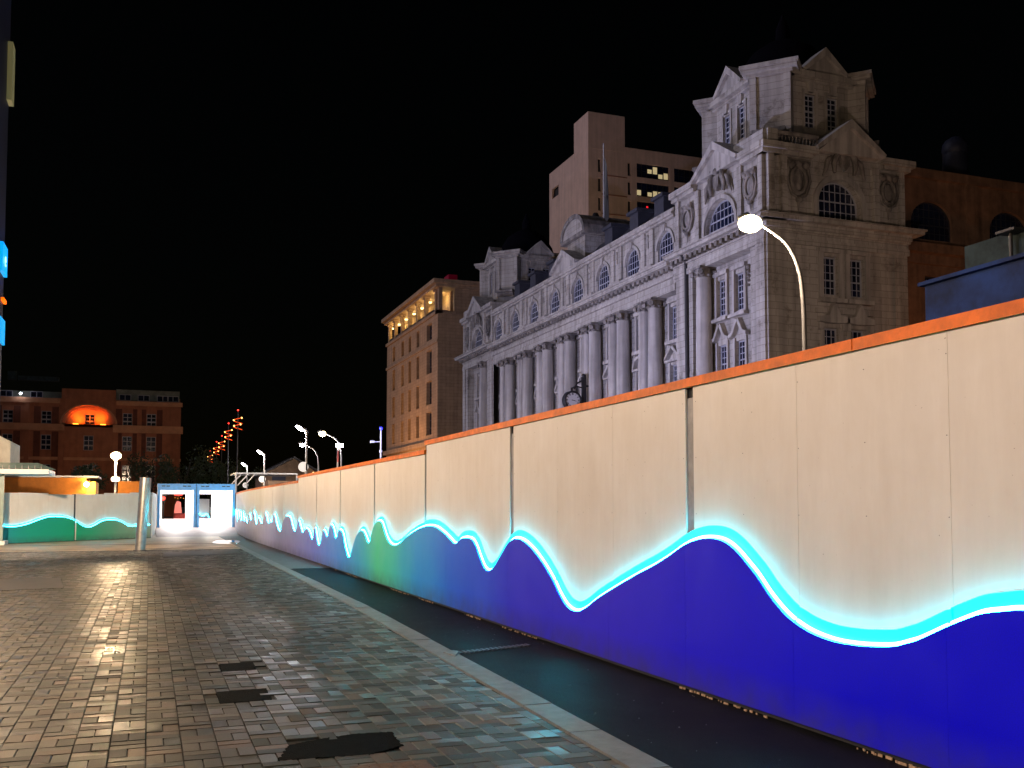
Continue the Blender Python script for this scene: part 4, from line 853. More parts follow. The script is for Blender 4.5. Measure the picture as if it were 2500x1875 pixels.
mb.build('balustrade', M_stone_dk, bb)

# --- towers
def tower(cx, cy_):
    hw = 3.85
    for k in range(4):
        a = -math.pi / 2 + k * math.pi / 2; Nn = Vector((math.cos(a), math.sin(a), 0)); Uu = Vector((-Nn.y, Nn.x, 0)); F = Fr(Vector((cx, cy_, 0)) + Nn * hw, Uu, Nn)
        mb = MB(); hs = [(c - 0.42, c + 0.42, 25.15, 27.3, 0) for c in (-0.85, 0.85)]; wall(mb, F, -2.9, 2.9, 22.6, 28.0, hs, 0, 0.25); mb.build('tower_wall', M_stone, bb)
        for c in (-0.85, 0.85): window(F, c, 25.15, 0.84, 2.15, 2, 6, bb, -0.18, bar=0.06)
        mb = MB()
        for c in (-0.85, 0.85):
            for s_ in (-1, 1): mb.fbox(F, c + s_ * 0.5 - 0.08, c + s_ * 0.5 + 0.08, 24.6, 27.4, 0, 0.08)
            mb.fbox(F, c - 0.6, c + 0.6, 27.4, 27.55, 0, 0.1); mb.prism(F, [(c - 0.18, 27.4), (c + 0.18, 27.4), (c + 0.26, 28.0), (c - 0.26, 28.0)], 0, 0.2)
        mb.build('window_surround', M_stone_pl, bb)
        mb = MB(); mb.fbox(F, -2.9, 2.9, 28.0, 28.2, -1, 0.25); mb.fbox(F, -2.9, 2.9, 28.2, 28.55, -1, 0.55); mb.build('tower_cornice', M_stone, bb)
        gable(F, 0, 1.55, 28.5, 30.1, -1.2, 0.6)
        # diagonal corner block
        d = (Nn + Uu).normalized(); e_ = Vector((-d.y, d.x, 0)); G = Fr(Vector((cx, cy_, 0)) + d * (hw * 1.414 - 0.35), e_, d)
        mb = MB(); mb.fbox(G, -1.25, 1.25, 22.6, 28.2, -2.4, 0.0); mb.fbox(G, -1.25, -0.85, 24.6, 28.2, 0, 0.14); mb.fbox(G, 0.85, 1.25, 24.6, 28.2, 0, 0.14); mb.build('corner_block', M_stone, bb)
        mb = MB(); mb.fbox(G, -1.4, 1.4, 28.2, 28.4, -2.4, 0.2); mb.fbox(G, -1.7, 1.7, 28.4, 28.62, -2.6, 0.5); mb.fbox(G, -1.8, 1.8, 28.62, 28.85, -2.7, 0.6); mb.build('block_cornice', M_stone, bb)
        mb = MB(); mb.fbox(G, -1.0, 1.0, 24.3, 24.55, 0, 0.9); mb.fbox(G, -0.9, 0.9, 24.0, 24.3, 0, 0.5)
        mb.build('corner_balcony', M_stone_dk, bb)
        mb = MB(); mb.fbox(F, -2.0, 2.0, 23.2, 23.9, 0, 0.7); mb.build('tower_plinth', M_stone_dk, bb)
    mb = MB(); q = hw - 0.4; mb.box(cx - q, cx + q, cy_ - q, cy_ + q, 22.5, 28.4); mb.build('tower_core', M_stone, bb)
    # lead dome
    mb = MB(); n_ = 16; P = []
    prof = [(3.3, 28.4), (3.2, 29.3), (2.9, 30.4), (2.2, 31.5), (1.2, 32.2), (0.5, 32.5), (0.45, 33.4), (0.05, 34.4)]
    for rr, z in prof: P += [(cx + rr * math.cos(2 * math.pi * k / n_), cy_ + rr * math.sin(2 * math.pi * k / n_), z) for k in range(n_)]
    mb.add(P, [(j * n_ + k, j * n_ + (k + 1) % n_, (j + 1) * n_ + (k + 1) % n_, (j + 1) * n_ + k) for j in range(len(prof) - 1) for k in range(n_)], True)
    mb.build('lead_dome', mat('dark_lead', (0.003, 0.003, 0.006), 0.9, spec=0.05), bb)
tower(39.3, 54.1); tower(39.3, 101.9)
# --- recessed side wing to the right
FW = Fr((0, 50.5, 0), (1, 0, 0), (0, -1, 0))
M_dkstone = mat('dark_brown_stone', (0.20, 0.12, 0.075), 0.9, var=0.35, scale=0.9, streak=0.3)
mb = MB(); hs = []
for c in (48.2, 54.9, 61.6): hs += [(c - 1.75, c + 1.75, 19.0, 21.6, 1.5), (c - 0.7, c + 0.7, 14.0, 16.6, 0), (c - 0.7, c + 0.7, 9.5, 12.0, 0)]
wall(mb, FW, 43.8, 66, 0, 23.0, hs, 0, 0.35); mb.build('recessed_wing_wall', M_dkstone, bb)
for c in (48.2, 54.9, 61.6):
    window(FW, c, 19.0, 3.5, 2.6, 8, 5, bb, -0.3, ar=1.5, fm=M_dark); window(FW, c, 14.0, 1.4, 2.6, 4, 5, bb, -0.3, fm=M_dark); window(FW, c, 9.5, 1.4, 2.5, 4, 5, bb, -0.3, fm=M_dark)
for c in (45.3, 51.5, 58.3):
    mb = MB(); mb.fbox(FW, c - 0.5, c + 0.5, 18.6, 23.0, 0, 0.2); mb.build('attic_pilaster', M_dkstone, bb)
    mb = MB(); mb.fbox(FW, c - 0.45, c + 0.45, 0, 17.0, 0, 0.25); mb.build('side_pilaster', M_dkstone, bb)
mb = MB(); mb.fbox(FW, 43.8, 66, 17.3, 17.9, -0.3, 0.3); mb.fbox(FW, 43.8, 66, 17.9, 18.5, -0.3, 0.9); mb.build('entablature', M_dkstone, bb)
mb = MB(); mb.fbox(FW, 43.8, 66, 23.0, 23.6, -0.5, 0.35); mb.build('parapet', M_dkstone, bb)
mb = MB(); mb.box(44, 66, 51.2, 60, 0, 23); mb.build('recessed_wing_core', M_dkstone, bb)
mb = MB(); mb.cyl((52.3, 52.5, 23), (52.3, 52.5, 26.3), 0.9, 0.8, 12); mb.ball((52.3, 52.5, 26.3), 0.9, nu=12, nv=8); mb.build('roof_ventilator', mat('dull_lead', (0.015, 0.02, 0.04), 0.6), bb)

# --- clock bracketed off the facade
t = thing('bracket_clock', (33.5, 73.1, 10), 'round double faced clock on a black bracket above the hoarding', 'clock')
FC = Fr((32.1, 73.0, 10.05), (1, 0, 0), (0, -1, 0))
mb = MB(); mb.cyl(FC(0, 0, -0.22), FC(0, 0, 0.22), 0.78, n=36, smooth=True)
p_ = [FC(0.70 * math.cos(a), 0.70 * math.sin(a), 0.24) for a in [2 * math.pi * i / 36 for i in range(37)]]; mb.tube(p_, 0.09, 8)
mb.build('clock_case', M_black, t)
mb = MB(); mb.cyl(FC(0, 0, 0.2), FC(0, 0, 0.225), 0.64, n=36); mb.build('dial', mat('pale_dial', (0.55, 0.55, 0.55), 0.5, var=0.05), t)
romans = ['XII', 'I', 'II', 'III', 'IIII', 'V', 'VI', 'VII', 'VIII', 'IX', 'X', 'XI']
mb = MB()
for i, s_ in enumerate(romans):
    a = math.pi / 2 - i * math.pi / 6; ux, uy = math.cos(a), math.sin(a); tx, ty = uy, -ux
    k0 = -(len(s_) - 1) / 2
    for j, ch in enumerate(s_):
        o_ = (k0 + j) * 0.055
        def seg(a0, b0, a1, b1, wd=0.016):
            P0 = (ux * a0 + tx * (o_ + b0), uy * a0 + ty * (o_ + b0)); P1 = (ux * a1 + tx * (o_ + b1), uy * a1 + ty * (o_ + b1)); dx, dy = P1[0] - P0[0], P1[1] - P0[1]; L_ = math.hypot(dx, dy); nx_, ny_ = -dy / L_ * wd, dx / L_ * wd
            mb.prism(FC, [(P0[0] - nx_, P0[1] - ny_), (P1[0] - nx_, P1[1] - ny_), (P1[0] + nx_, P1[1] + ny_), (P0[0] + nx_, P0[1] + ny_)], 0.225, 0.235)
        if ch == 'I': seg(0.44, 0, 0.6, 0)
        if ch == 'V': seg(0.44, 0, 0.6, -0.025); seg(0.44, 0, 0.6, 0.025)
        if ch == 'X': seg(0.44, -0.025, 0.6, 0.025); seg(0.44, 0.025, 0.6, -0.025)
mb.build('numerals', M_black, t)
mb = MB()
for ang, L_, wd in ((-0.12, 0.36, 0.035), (-0.35, 0.52, 0.022)):
    ux, uy = math.cos(ang), math.sin(ang); mb.prism(FC, [(-ux * 0.1 - uy * wd, -uy * 0.1 + ux * wd), (-ux * 0.1 + uy * wd, -uy * 0.1 - ux * wd), (ux * L_, uy * L_)], 0.238, 0.248)
mb.build('hands', M_black, t)
mb = MB(); mb.box(33.0, 33.35, 72.9, 73.1, 9.0, 12.0); mb.tube([(32.3, 73.0, 11.0), (32.6, 73.0, 11.5), (33.0, 73.0, 11.7)], 0.07); mb.tube([(32.9, 73.0, 10.1), (33.2, 73.0, 10.0)], 0.09)
mb.ball((33.17, 73, 12.1), 0.2, nu=8, nv=6); mb.box(32.02, 32.18, 72.95, 73.05, 10.8, 11.1); mb.tube([(32.1, 73.0, 11.05), (32.5, 73.0, 11.25), (33.1, 73.0, 11.1)], 0.06); mb.box(33.3, 34.4, 72.95, 73.05, 9.4, 9.55); mb.box(33.3, 34.4, 72.95, 73.05, 11.2, 11.35); mb.build('bracket', M_black, t)

# ------------------------------------------------------------------ 1960s concrete tower behind
tb = thing('office_tower', (70, 145, 0), 'pinkish concrete office tower with stair shaft rising behind the baroque building', 'building')
FT = Fr((0, 136.4, 0), (1, 0, 0), (0, -1, 0)); FTL = Fr((62.9, 0, 0), (0, 1, 0), (-1, 0, 0))
mb = MB(); hs = []
for k in range(8):
    z = 53.4 - k * 3.05
    hs += [(64.55, 65.05, z, z + 2.1, 0), (69.7, 70.25, z, z + 2.1, 0), (71.3, 77.1, z, z + 2.25, 0), (78.0, 83.0, z, z + 2.25, 0), (84.0, 89.8, z, z + 2.25, 0)]
wall(mb, FT, 62.9, 90.5, 0, 57.7, hs, 0, 0.4); mb.build('front_wall', M_conc, tb)
mb = MB(); wall(mb, FTL, 136.4, 152.2, 0, 57.5, [(148.2, 151.0, 53.2, 54.9, 0)], 0, 0.4); mb.build('side_wall', M_conc, tb)
mb = MB(); mb.box(63.4, 90.4, 136.9, 152.1, 0, 57.4); mb.build('core', M_black, tb)
mb = MB(); mb.box(62.88, 69.2, 136.35, 141.8, 57.0, 62.75); mb.build('stair_shaft', M_conc, tb)
mb = MB(); mb.box(62.9, 90.5, 136.42, 152.2, 57.5, 57.9); mb.build('roof_slab', M_conc, tb)
for k in range(6):
    z = 52.95 - k * 3.05; mb = MB(); mb.fbox(FT, 65.15, 69.6, z, z + 0.12, 0, 0.06); mb.build('string_course', M_terra, tb)
for k in range(5):
    z = 53.4 - k * 3.05
    for a, b_, nx in ((71.3, 77.1, 6), (78.0, 83.0, 5)):
        for j in range(nx):
            wd = (b_ - a) / nx; u = a + wd * (j + 0.5); lit = None
            if k == 0 and j in (2, 3) and a < 75: lit = M_litY
            if k == 0 and j in (4, 5) and a < 75: lit = M_litY
            if k == 1 and j in (0, 2, 3, 4, 5) and a < 75: lit = M_litY
            h = 2.25 if not (k == 0 and j in (2, 3, 5)) else 2.25
            window(FT, u, z, wd, h, 1, 2, tb, -0.32, lit=None, fm=M_black)
            if lit:
                mb = MB(); q = rng.uniform(0.5, 1.2); z0 = z + (0.9 if j < 4 and k == 0 else 0.25) ; mb.fbox(FT, u - wd * 0.4, u + wd * 0.4, z0, min(z0 + q, z + 2.1), -0.3, -0.28); mb.build('lit_blind', M_litY, tb)
mb = MB(); mb.fbox(FT, 76.0, 76.9, 50.5, 50.85, -0.3, -0.26); mb.fbox(FT, 73.1, 73.4, 48.7, 48.95, -0.3, -0.26); mb.build('red_lamp', emit('dim_red', (1.0, 0.02, 0.03), 1.2), tb)
# ------------------------------------------------------------------ stone building with lit loggia
lb = thing('loggia_building', (38, 135, 0), 'warm stone corner building with a lit loggia under its eaves', 'building')
F1 = Fr((34.3, 0, 0), (0, 1, 0), (-1, 0, 0)); F2_ = Fr((0, 120.5, 0), (1, 0, 0), (0, -1, 0))
cols = [124.6, 130.4, 134.9, 139.1, 144.6]
mb = MB(); hs = []
for c in cols:
    wd = 1.3 if c < 126 else 0.75
    for a, b_ in ((23.3, 25.5), (18.9, 22.0), (14.8, 17.9), (10.8, 13.8), (5.5, 8.6)): hs.append((c - wd, c + wd, a, b_, 0))
wall(mb, F1, 120.5, 149.1, 0, 26.2, hs, 0, 0.6); mb.build('street_wall', M_brown, lb)
for c in cols:
    wd = 1.3 if c < 126 else 0.75
    for a, b_ in ((23.3, 25.5), (18.9, 22.0), (14.8, 17.9), (10.8, 13.8), (5.5, 8.6)): window(F1, c, a, wd * 2, b_ - a, 2, 3, lb, -0.55, fm=M_dark)
mb = MB(); wall(mb, F2_, 34.3, 48, 0, 26.2, [], 0); mb.build('side_wall', M_brown, lb)
mb = MB(); mb.fbox(F1, 120.3, 149.3, 26.2, 26.6, -0.6, 0.2); mb.fbox(F1, 120.3, 149.3, 22.5, 22.85, 0, 0.15); mb.fbox(F2_, 34.1, 48, 26.2, 26.6, -0.6, 0.2); mb.fbox(F1, 120.3, 149.5, 9.3, 9.9, 0, 0.5); mb.fbox(F2_, 34.2, 48, 20.5, 20.8, 0, 0.15); mb.build('string_course', M_brown, lb)
mb = MB(); mb.box(34.9, 48, 121.1, 149, 0, 26.2); mb.box(36.6, 48, 122.6, 149, 26.2, 30); mb.build('core', M_brown, lb)
mb = MB(); mb.box(33.5, 48, 119.6, 149.8, 30.0, 30.5); mb.box(33.9, 48, 120.0, 149.5, 29.6, 30.0); mb.build('eaves', M_brown, lb)
for u in (122.2, 127.3, 131.6, 136.0, 140.6, 144.9, 148.6):
    mb = MB(); mb.fbox(F1, u - 0.28, u + 0.28, 26.6, 29.3, -0.6, -0.1); mb.fbox(F1, u - 0.42, u + 0.42, 29.3, 29.6, -0.75, 0.05); mb.build('loggia_pier', M_brown, lb)
    point('loggia_lamp', F1(u + 2.0, 28.9, -1.3), 130, (1.0, 0.72, 0.28), 0.1, lb)
    mb = MB(); mb.fbox(F1, u + 1.8, u + 2.4, 29.35, 29.5, -1.6, -1.0); mb.build('loggia_fitting', M_litWhite, lb)
mb = MB(); mb.fbox(F2_, 34.4, 34.9, 26.6, 29.6, -0.5, 0); mb.fbox(F2_, 36.5, 48, 26.6, 29.6, -0.5, 0); mb.build('loggia_return', M_brown, lb)
mb = MB(); mb.fbox(F1, 121, 149, 26.6, 27.2, -0.4, -0.25); mb.build('loggia_rail', M_dark, lb)
mb = MB(); mb.box(36.0, 37.2, 121.5, 123.5, 30.5, 31.6); mb.build('red_roof_box', emit('dim_crimson', (0.5, 0.0, 0.05), 0.04), lb)
# an added spot, unseen, washes this facade from below (set with the fill spots)
# ------------------------------------------------------------------ arched terracotta building far left
ab = thing('arched_building', (-8, 152, 0), 'dark red terracotta building with a floodlit orange arch', 'building')
FA = Fr((0, 150, 0), (1, 0, 0), (0, -1, 0))
wx = [-18.4, -13.6, -3.1, 0.1]
mb = MB(); hs = []
for c in wx:
    for a, b_ in ((12.95, 14.7), (9.3, 11.4), (5.0, 7.3)): hs.append((c - 0.65, c + 0.65, a, b_, 0))
hs.append((-11.6, -4.7, 12.95, 15.7, 2.7))
for a, b_ in ((9.3, 11.4), (5.0, 7.3)): hs.append((-8.8, -7.5, a, b_, 0))
wall(mb, FA, -26, 4.1, 0, 16.5, hs, 0, 0.5); mb.build('front_wall', M_terra, ab)
for c in wx:
    for a, b_ in ((12.95, 14.7), (9.3, 11.4), (5.0, 7.3)): window(FA, c, a, 1.3, b_ - a, 2, 3, ab, -0.3, bar=0.1)
for a, b_ in ((9.3, 11.4), (5.0, 7.3)): window(FA, -8.15, a, 1.3, b_ - a, 2, 3, ab, -0.3, bar=0.1)
mb = MB(); wall(mb, FA, -11.7, -4.6, 12.9, 15.8, [(-8.75, -7.45, 13.0, 14.5, 0)], -1.2, 0.3); mb.fbox(FA, -11.7, -4.6, 12.6, 12.95, -1.3, 0.0); mb.build('arch_niche', M_terra_lt, ab)
for rr, ww in ((3.45, 0.06), (3.1, -0.35), (2.75, -0.75)):
    mb = MB(); p = arcpts(-8.15, 13.0, rr + 0.28, 18, (rr + 0.28) * 0.77); q = arcpts(-8.15, 13.0, rr, 18, rr * 0.77)
    for a in range(18): mb.prism(FA, [p[a], p[a + 1], q[a + 1], q[a]], ww - 0.4, ww + 0.05)
    mb.build('arch_ring', M_terra_lt, ab)
window(FA, -8.1, 13.0, 1.3, 1.5, 2, 3, ab, -1.4, bar=0.1)
M_terra_dk = mat('dark_red_recess_shade', (0.13, 0.045, 0.03), 0.9, var=0.3, scale=1)  # dark colour gives flat panels the shade of recesses beside the windows
for c in wx + [-20.9]:
    for a, b_ in ((12.97, 15.3), (8.35, 11.85), (3.5, 7.85)):
        for s_ in (-1, 1):
            mb = MB(); u = c + s_ * 1.15; mb.fbox(FA, u - 0.42, u + 0.42, a, b_, 0.0, 0.03); mb.build('recess_shade_panel', M_terra_dk, ab)
for x in (-9.9, -6.35):
    mb = MB(); mb.fbox(FA, x - 0.35, x + 0.35, 12.97, 13.1, -0.9, -0.6); mb.build('floodlight', emit('flood_orange', (1.0, 0.35, 0.03), 6), ab)
    spot('floodlight_beam', (x, 150.15, 13.15), (-8.1, 151.0, 16.0), 900, (1.0, 0.12, 0.006), 150, 1.0, 0.1, ab)
mb = MB()
mb.fbox(FA, -26, -11.9, 15.8, 16.5, 0, 0.25); mb.fbox(FA, -4.6, 4.3, 15.8, 16.4, 0, 0.35); mb.fbox(FA, -26, -11.3, 12.0, 12.9, 0, 0.3); mb.fbox(FA, -5.0, 4.4, 11.9, 12.95, 0, 0.45); mb.fbox(FA, -26, 4.2, 7.9, 8.3, 0, 0.2); mb.build('string_course', M_terra_lt, ab)
mb = MB(); mb.fbox(FA, -11.7, -4.7, 16.5, 17.9, -0.5, 0.2); mb.fbox(FA, -12, -11.3, 0, 12.0, 0, 0.35); mb.fbox(FA, -5.0, -4.3, 0, 11.9, 0, 0.35); mb.build('centre_block', M_terra, ab)
for u in (-21, -16, -1.5, 1.9, 3.6):
    mb = MB(); mb.fbox(FA, u - 0.3, u + 0.3, 0, 15.8, 0, 0.22); mb.build('pilaster', M_terra, ab)
mb = MB(); mb.fbox(FA, -26, -11.7, 16.5, 17.5, -1.5, -1.2); mb.fbox(FA, -4.7, 3.9, 16.4, 18.2, -1.5, -1.2); mb.build('roof_storey', mat('grey_green_roof', (0.16, 0.19, 0.17), 0.7, var=0.4, scale=1), ab)
for u in (-3.5, -1.0, 1.6, 3.0, -18.8, -15.0): window(FA, u, 16.6, 1.6, 0.9, 2, 1, ab, -1.15, bar=0.1)
mb = MB(); mb.box(-26, 4.0, 152, 165, 0, 17.2); mb.build('core', M_terra, ab)
mb = MB(); mb.box(-18.0, -12.6, 156, 157, 19.6, 20.2); mb.box(-19.3, -18.2, 156, 157, 19.6, 20.8); mb.build('roof_plant', M_greenscr, ab)
mb = MB(); mb.ball((-16.8, 149.2, 16.9), 0.13, nu=8, nv=6); mb.build('roof_light', M_lampW, ab)

# ------------------------------------------------------------------ street lamps
M_disc = emit('glowing_sign_disc', (1.0, 0.93, 0.86), 0.75)  # discs glow to stand in for the light they reflect
def straight_lamp(loc, label, group, toward=(-0.9, 0.25), H=5.55, mlens=M_lampW, pw=900, col=(1.0, 0.93, 0.95), disc=True, lens_r=0.13):
    x, y, _ = loc; t = thing('street_lamp', loc, label, 'street lamp', group); d = Vector((toward[0], toward[1], 0)).normalized()
    mb = MB(); mb.cyl((x, y, 0), (x, y, 1.1), 0.11, 0.10, 12); mb.cyl((x, y, 1.1), (x, y, H), 0.075, 0.055, 12); mb.build('pole', M_polew, t)
    mb = MB(); mb.cyl((x, y, H - 0.12), (x, y, H + 0.04), 0.09, 0.09, 10); mb.build('collar', M_galv, t)
    a = Vector((x, y, H)); b_ = a + d * 0.55 + Vector((0, 0, 0.36))
    mb = MB(); mb.tube([a, a + d * 0.1 + Vector((0, 0, 0.10)), b_], [0.05, 0.075, 0.06], 8); mb.build('lamp_head', M_polew, t)
    mb = MB(); c0 = a + d * 0.14 + Vector((0, 0, 0.03)); c1 = b_ - Vector((0, 0, 0.06)); mb.tube([c0, (c0 + c1) / 2 - Vector((0, 0, 0.02)), c1], [0.05, lens_r * 0.8, 0.06], 8); mb.build('lens', mlens, t)
    point('lamp_light', (c0 + c1) / 2 + Vector((0, 0, -0.22)), pw, col, 0.1, t)
    if disc:
        mb = MB(); q = Vector((x, y, 3.6)) + d * 0.18 - Vector((0, 0.14, 0)); mb.cyl(q, q - Vector((0, 0.05, 0)), 0.27, n=20)
        mb.build('round_sign', M_disc, t)
        mb = MB(); mb.box(x - 0.05, x + 0.05, y - 0.15, y - 0.06, 3.4, 3.8); mb.build('sign_clip', M_dark, t)
    return t
G1 = 'street lamps behind the long right hoarding'
straight_lamp((8.0, 54.1, 0), 'tallest straight street lamp behind the right hoarding, with round sign', G1)
straight_lamp((8.5, 79.6, 0), 'middle straight street lamp with round sign above the far hoarding', G1)
straight_lamp((9.3, 103.0, 0), 'smallest straight street lamp nearest the containers', G1)
# bright ball lamp on the left
def ball_lamp(loc, label, H, r, m, pw, col, sign=True):
    x, y, _ = loc; t = thing('street_lamp', loc, label, 'street lamp')
    mb = MB(); mb.cyl((x, y, 0), (x, y, 1.1), 0.12, 0.10, 12); mb.cyl((x, y, 1.1), (x, y, H - 0.2), 0.09, 0.075, 12); mb.build('pole', M_polew, t)
    mb = MB(); mb.ball((x, y, H), r * 1.15, r * 1.15, r * 0.85, 20, 14); mb.build('globe', m, t)
    mb = MB(); mb.cyl((x, y, H - r * 0.9 - 0.1), (x, y, H - r * 0.75), 0.10, 0.18, 12); mb.build('globe_cup', M_galv, t)
    point('lamp_light', (x, y - r * 1.3, H - 0.1), pw, col, 0.25, t)
    if sign:
        mb = MB()
        for s_ in (-0.14, 0.14): mb.cyl((x + s_, y - 0.09, 3.38), (x + s_, y - 0.14, 3.38), 0.17, n=18)
        mb.box(x - 0.14, x + 0.14, y - 0.135, y - 0.095, 3.22, 3.54); mb.build('round_sign', M_disc, t)
    return t
ball_lamp((-2.27, 75.3, 0), 'bright warm globe lamp in front of the terracotta building', 5.05, 0.31, M_lampY, 7500, (1.0, 0.68, 0.38))
M_armpole = mat('dull_grey_pole', (0.22, 0.21, 0.20), 0.6, var=0.15)
# curved arm lamps
def arm_lamp(loc, label, H, reach, r, m, pw, col, dirv=(-1, 0.1), sc=1.0, pr=0.07):
    x, y, _ = loc; t = thing('street_lamp', loc, label, 'street lamp', None); d = Vector((dirv[0], dirv[1], 0)).normalized(); base = Vector((x, y, 0))
    pts = [base, base + Vector((0, 0, H * 0.62)), base + Vector((0, 0, H * 0.80)) + d * 0.03 * reach, base + Vector((0, 0, H * 0.88)) + d * 0.12 * reach, base + Vector((0, 0, H * 0.94)) + d * 0.32 * reach, base + Vector((0, 0, H * 0.975)) + d * 0.6 * reach, base + Vector((0, 0, H)) + d * 0.86 * reach]
    sp = []
    for i in range(len(pts) - 1):
        p0 = pts[max(i - 1, 0)]; p1 = pts[i]; p2 = pts[i + 1]; p3 = pts[min(i + 2, len(pts) - 1)]
        for j in range(5):
            s_ = j / 5; sp.append(0.5 * ((2 * p1) + (p2 - p0) * s_ + (2 * p0 - 5 * p1 + 4 * p2 - p3) * s_ * s_ + (3 * p1 - 3 * p2 + p3 - p0) * s_ ** 3) if i else p1 + (p2 - p1) * s_)
    sp.append(pts[-1]); n_ = len(sp)
    mb = MB(); mb.tube(sp, [pr * (1 - 0.45 * i / n_) for i in range(n_)], 10); mb.build('curved_pole', M_armpole, t)
    h = base + Vector((0, 0, H + 0.02)) + d * reach
    mb = MB(); a = pts[-1]; mb.tube([a, a + d * 0.12 + Vector((0, 0, .03)), h + d * 0.1 + Vector((0, 0, 0.10)), h + d * 0.3 + Vector((0, 0, .08))], [pr * 0.6, 0.09 * sc, 0.13 * sc, 0.04], 10); mb.build('lamp_head', M_galv, t)
    mb = MB(); c = h + Vector((0, 0, -0.05)); mb.ball(c, r * 1.15, r * 0.95, r * 0.8, 16, 12); mb.build('lens', m, t)
    point('lamp_light', c - Vector((0, 0, r + 0.06)), pw, col, 0.12, t)
    return t
big = arm_lamp((14.1, 18.75, 0), 'large curved street lamp glaring before the near corner tower', 8.0, 1.25, 0.25, M_lampY, 1200, (1.0, 0.76, 0.56), (-1, 0.28), 1.0, 0.06)
arm_lamp((12.05, 75.2, 0), 'curved street lamp half hidden behind the tallest straight lamp', 6.15, 1.25, 0.17, M_lampW, 700, (1, 0.9, 0.9), (-1, 0.3), 1.0, 0.06)
arm_lamp((11.3, 61.7, 0), 'curved street lamp beside the red banner pole', 6.05, 1.2, 0.20, M_lampY, 900, (1, 0.85, 0.7), (-1, 0.35), 1.0, 0.06)
t = thing('banner_pole', (10.95, 61.0, 0), 'short pole with white lamp and thin red strip beside the curved lamp', 'pole')
mb = MB(); mb.cyl((10.95, 61.0, 0), (10.95, 61.0, 5.1), 0.05); mb.build('pole', M_polew, t)
mb = MB(); mb.box(10.85, 11.25, 60.9, 61.1, 5.15, 5.35); mb.build('lamp_box', M_lampW, t)
mb = MB(); mb.box(10.90, 11.0, 60.88, 60.93, 1.0, 3.6); mb.box(10.9, 11.0, 60.88, 60.93, 4.2, 4.9); mb.build('red_strip', mat('red_strip', (0.5, 0.06, 0.05), 0.5), t)
t = thing('aerial_mast', (13.2, 58.9, 0), 'thin mast with a small blue light left of the loggia building', 'mast')
mb = MB(); mb.cyl((13.2, 58.9, 0), (13.2, 58.9, 6.1), 0.08, 0.05, 8); mb.tube([(13.2, 58.9, 5.4), (12.6, 58.9, 5.35)], 0.03); mb.box(12.55, 12.8, 58.85, 58.95, 5.3, 5.45); mb.ball((13.2, 58.9, 4.8), 0.12, nu=8, nv=6); mb.build('mast_pole', M_armpole, t)
mb = MB(); mb.ball((13.2, 58.9, 6.2), 0.09, nu=8, nv=6); mb.build('blue_lamp', M_blueL, t)
# unseen globe lamps added out of view to light the hoarding and the paving
for i, (x, y, pw) in enumerate(((-5.5, -3.0, 5000), (-9.0, 14.0, 3000), (-5.5, 24.0, 5600))):
    ball_lamp((x, y, 0), ('added warm globe lamp, unseen behind the viewer, lighting the near hoarding', 'added warm globe lamp beside the block paving, unseen outside the left edge', 'added warm globe lamp near the left hoarding, unseen outside the left edge')[i], 7.0, 0.22, M_lampY, pw, (1.0, 0.69, 0.41), sign=False)
spot('hoarding_fill', (-5.3, 24.2, 6.6), (-1.8, 42, 0.2), 19000, (1.0, 0.72, 0.48), 66, 0.9, 0.2)  # added spot without a fitting of its own, brightens the left hoarding
# festive spiral lights in a row down the street
GS = 'spiral light columns down the far street'
sp_lab = ['tallest red and gold spiral light column of the far row', 'second tallest spiral light column of the far row', 'middle spiral light column of the far row', 'second smallest spiral light column of the far row', 'smallest spiral light column of the far row, nearest the trees']
M_gold = emit('gold_bulbs', (1.0, 0.55, 0.15), 4); M_rbulb = emit('red_bulbs', (1.0, 0.08, 0.01), 1.4)
for i, (x, y) in enumerate(((7.32, 90.7), (7.6, 105.6), (8.2, 124.6), (8.3, 136.3), (8.8, 159.6))):
    t = thing('light_column', (x, y, 0), sp_lab[i], 'festive light', GS)
    mb = MB(); mb.cyl((x, y, 0), (x, y, 9.9), 0.06, 0.05, 8); mb.build('pole', M_black, t)
    mb = MB(); mb.tube([(x + 0.36 * math.cos(a), y + 0.36 * math.sin(a), 8.3 + 1.1 * a / (4 * math.pi)) for a in np.linspace(0, 4 * math.pi, 40)], 0.03, 6); mb.build('red_spiral', M_rbulb, t)
    mb = MB()
    for a in (3.6, 5.3, 9.6, 12.0): mb.ball((x + 0.36 * math.cos(a), y + 0.36 * math.sin(a), 8.3 + 1.1 * a / (4 * math.pi)), 0.075, nu=8, nv=6)
    mb.build('gold_bulb', M_gold, t)
    mb = MB(); mb.ball((x, y, 10.05), 0.07, nu=8, nv=6); mb.build('red_tip', M_red, t)

# ------------------------------------------------------------------ left side: kiosk canopy, hut, sign tower
t = thing('canopy', (-5.5, 42, 0), 'pale flat canopy with glazed edge at the left frame edge', 'canopy')
mb = MB(); mb.box(-9, -3.62, 41.0, 44.0, 2.68, 2.86); mb.build('canopy_slab', M_white, t)
mb = MB(); mb.add([(-9, 41.2, 2.9), (-3.9, 41.2, 2.9), (-3.45, 42.6, 2.9), (-9, 42.6, 2.9), (-9, 42.4, 3.15), (-4.1, 42.4, 3.15)], [(0, 1, 2, 3), (0, 1, 5, 4), (1, 2, 5)]); mb.build('glazed_fascia', M_canopy, t)
mb = MB()
for i in range(8):
    mb.cyl((-5.4 + i * 0.22, 41.15, 2.86), (-5.4 + i * 0.22, 41.15, 3.0), 0.015, n=6)
mb.build('fascia_bolts', M_polew, t)
mb = MB(); mb.box(-5.22, -5.14, 41.4, 41.5, 0, 2.68); mb.box(-5.7, -5.16, 41.45, 41.47, 0.2, 2.6); mb.build('glass_screen', mat('pale_screen', (0.3, 0.38, 0.36), 0.2), t)
